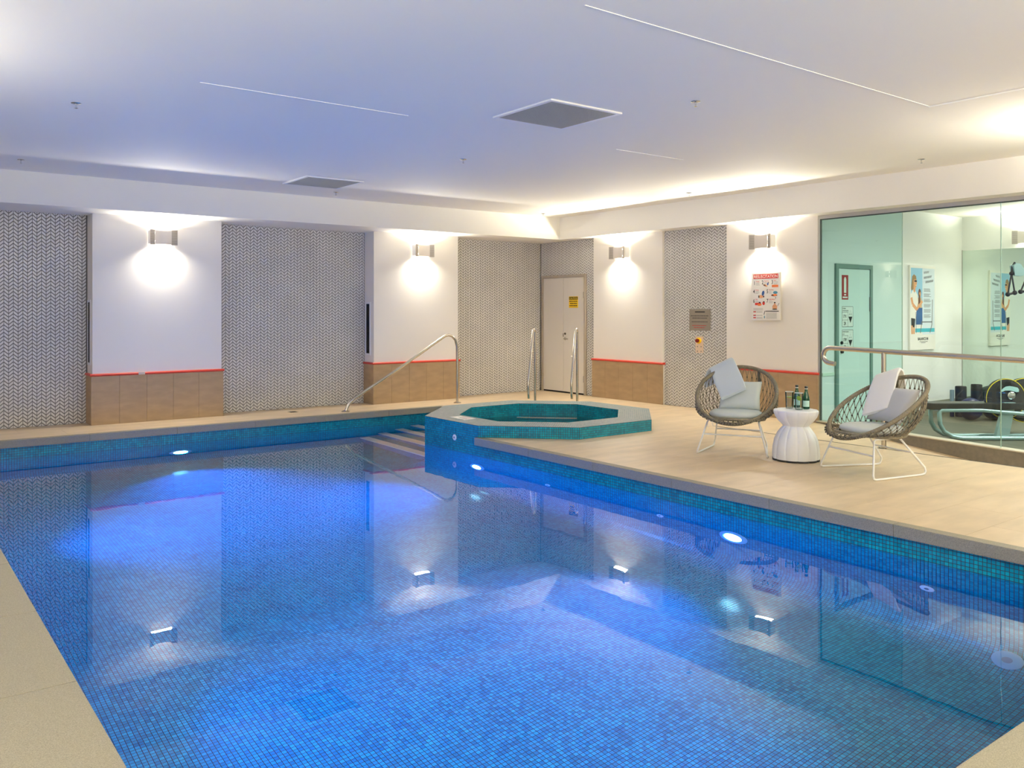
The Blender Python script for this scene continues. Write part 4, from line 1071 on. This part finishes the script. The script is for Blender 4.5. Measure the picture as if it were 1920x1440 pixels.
def towel(ch, path, wv, w, th, m, label):
    """folded towel: slab following a path in chair space"""
    q = MB(); P = [Vector(p) for p in path]; wv = Vector(wv).normalized(); K = 14; base = 0; n = len(P)
    for i in range(n):
        t = (P[min(i + 1, n - 1)] - P[max(i - 1, 0)]).normalized(); nn = wv.cross(t).normalized(); ww = w * (1 + .03 * math.sin(i * 1.3))
        for j in range(K):
            a = 2 * PI * j / K; c, s = math.cos(a), math.sin(a)
            x = (abs(c) ** .25) * (1 if c > 0 else -1) * ww / 2; y = (abs(s) ** .5) * (1 if s > 0 else -1) * th / 2
            q.v.append(tuple(P[i] + wv * x + nn * (y + .003 * math.sin(5 * x / w + i))))
    for i in range(n - 1):
        for j in range(K): q.f.append((i * K + j, i * K + (j + 1) % K, (i + 1) * K + (j + 1) % K, (i + 1) * K + j)); q.m.append(0); q.uv.append([(0, 0)] * 4)
    q.f.append(tuple(range(K))[::-1]); q.m.append(0); q.uv.append([(0, 0)] * K); q.f.append(tuple((n - 1) * K + j for j in range(K))); q.m.append(0); q.uv.append([(0, 0)] * K)
    e = thing('folded_towel', label, 'towel', ch[0], ch[1])
    o = q.build('outer_fold', m, e, smooth=50)
    # second fold showing at the lower end
    q = MB(); a, b = P[-2], P[-1]; t = (b - a).normalized(); nn = wv.cross(t).normalized()
    c = b - t * .03
    for k, off_ in enumerate((-.3, .3)):
        q.tube([c + wv * (x * w * .47) + nn * (off_ * th * .8) + t * .022 for x in (-1, -.5, 0, .5, 1)], th * .30, 10)
    q.build('inner_fold', m, e, smooth=60)
    return e
towel(CH1, [(-.285, .49, .66), (-.28, .49, .76), (-.255, .48, .84), (-.225, .45, .875), (-.205, .405, .870), (-.165, .33, .80), (-.115, .235, .72), (-.065, .13, .645), (-.03, .05, .59)], (.24, .06, .12), .285, .034, TOWB, 'pale blue folded towel draped over the back of the left armchair')
towel(CH2, [(-.30, .48, .68), (-.30, .47, .78), (-.28, .43, .85), (-.245, .375, .872), (-.215, .32, .84), (-.17, .245, .76), (-.12, .165, .655), (-.08, .095, .56), (-.07, .075, .53)], (.19, .10, .075), .255, .034, TOWW, 'white folded towel draped over the back of the right armchair')

# ------------------------------------------------------------------ side table with drinks
TC = (7.25, 4.93)
e = thing('side_table', 'white fluted hourglass side table between the two armchairs', 'table', (*TC, 0), .15)
def flute(a, z):
    w = abs(math.sin(6 * a)); return .955 + .045 * w ** .6
prof = [(.222, .018), (.226, .05), (.222, .12), (.208, .20), (.18, .26), (.148, .305), (.128, .325), (.124, .335), (.135, .350), (.17, .385), (.20, .425), (.213, .465), (.213, .482), (.205, .490)]
q = MB(); q.lathe(prof, 144, fl=flute); q.build('body', mat('white_ceramic', (238, 240, 242), .35), e, smooth=35)
q = MB(); q.lathe([(.224, 0), (.224, .018)], 96, fl=flute); q.build('base_ring', BLACK, e)
def bottle(px, py, label):
    P = gp(px, py, .491); e = thing('water_bottle', label, 'bottle', P, random.uniform(-.2, .2) + math.radians(-37), group='green bottles on the side table')
    q = MB(); q.lathe([(.026, 0), (.032, .004), (.033, .02), (.033, .09), (.030, .115), (.021, .15), (.0145, .175), (.0135, .20), (.0135, .215)], 28); q.build('glass', GREEN, e, smooth=50)
    q = MB(); q.lathe([(.0155, .204), (.0155, .222), (.013, .225)], 20); q.build('cap', mat('cap_black', (18, 30, 28), .4), e, smooth=40)
    q = MB(); q.lathe([(.0150, .196), (.0150, .203)], 20, cap=False); q.build('neck_band', WHITE, e)
    q = MB(); n_ = 10
    for k in range(n_):
        a0, a1 = math.radians(-160 + k * 12), math.radians(-160 + (k + 1) * 12); r = .0336
        q.poly([(r * math.cos(a0), r * math.sin(a0), .025), (r * math.cos(a1), r * math.sin(a1), .025), (r * math.cos(a1), r * math.sin(a1), .085), (r * math.cos(a0), r * math.sin(a0), .085)])
    q.build('paper_label', mat('label_mint', (190, 224, 214), .6), e, smooth=50)
bottle(1494, 764, 'dark green glass water bottle behind the two tumblers')
bottle(1511.5, 767, 'dark green glass water bottle at the right of the tumblers')
def tumbler(px, py, label, kind):
    P = gp(px, py, .491); e = thing('water_tumbler', label, 'glass', P, group='water tumblers with lime on the side table')
    q = MB(); q.lathe([(.033, 0), (.041, .165), (.0385, .165), (.031, .010), (.002, .008)], 28, cap=False); q.lathe([(.033, 0), (.002, .001)], 28, cap=False); q.build('glass', TUMB, e, smooth=40)
    q = MB(); q.lathe([(.0405, .163), (.0405, .166), (.039, .167), (.038, .163)], 28, cap=False); q.build('lip', mat('glass_lip', (225, 235, 235), .1), e, smooth=50)
    q = MB(); q.lathe([(.031, .006), (.031, .011)], 28); q.build('base', mat('glass_base', (186, 196, 190), .1, trans=.4), e, smooth=50)
    q = MB(); q.lathe([(.0365, .118), (.002, .118)], 24, cap=False); q.build('drink_surface', mat('drink_film', (226, 236, 232), .1, trans=.7), e)
    q = MB(); q.lathe([(.024, -.003), (.024, .003)], 20); R = Matrix.Translation((0, 0, .112)) @ (Matrix.Rotation(.15, 4, 'X') if kind else Matrix.Rotation(1.1, 4, 'Y')); q.xf(R); q.build('lime_slice', LIME, e)
tumbler(1480, 765.5, 'tumbler of water with a flat lime slice, left on the side table', True)
tumbler(1498, 768.5, 'tumbler of water with an upright lime wedge, in front of the bottles', False)
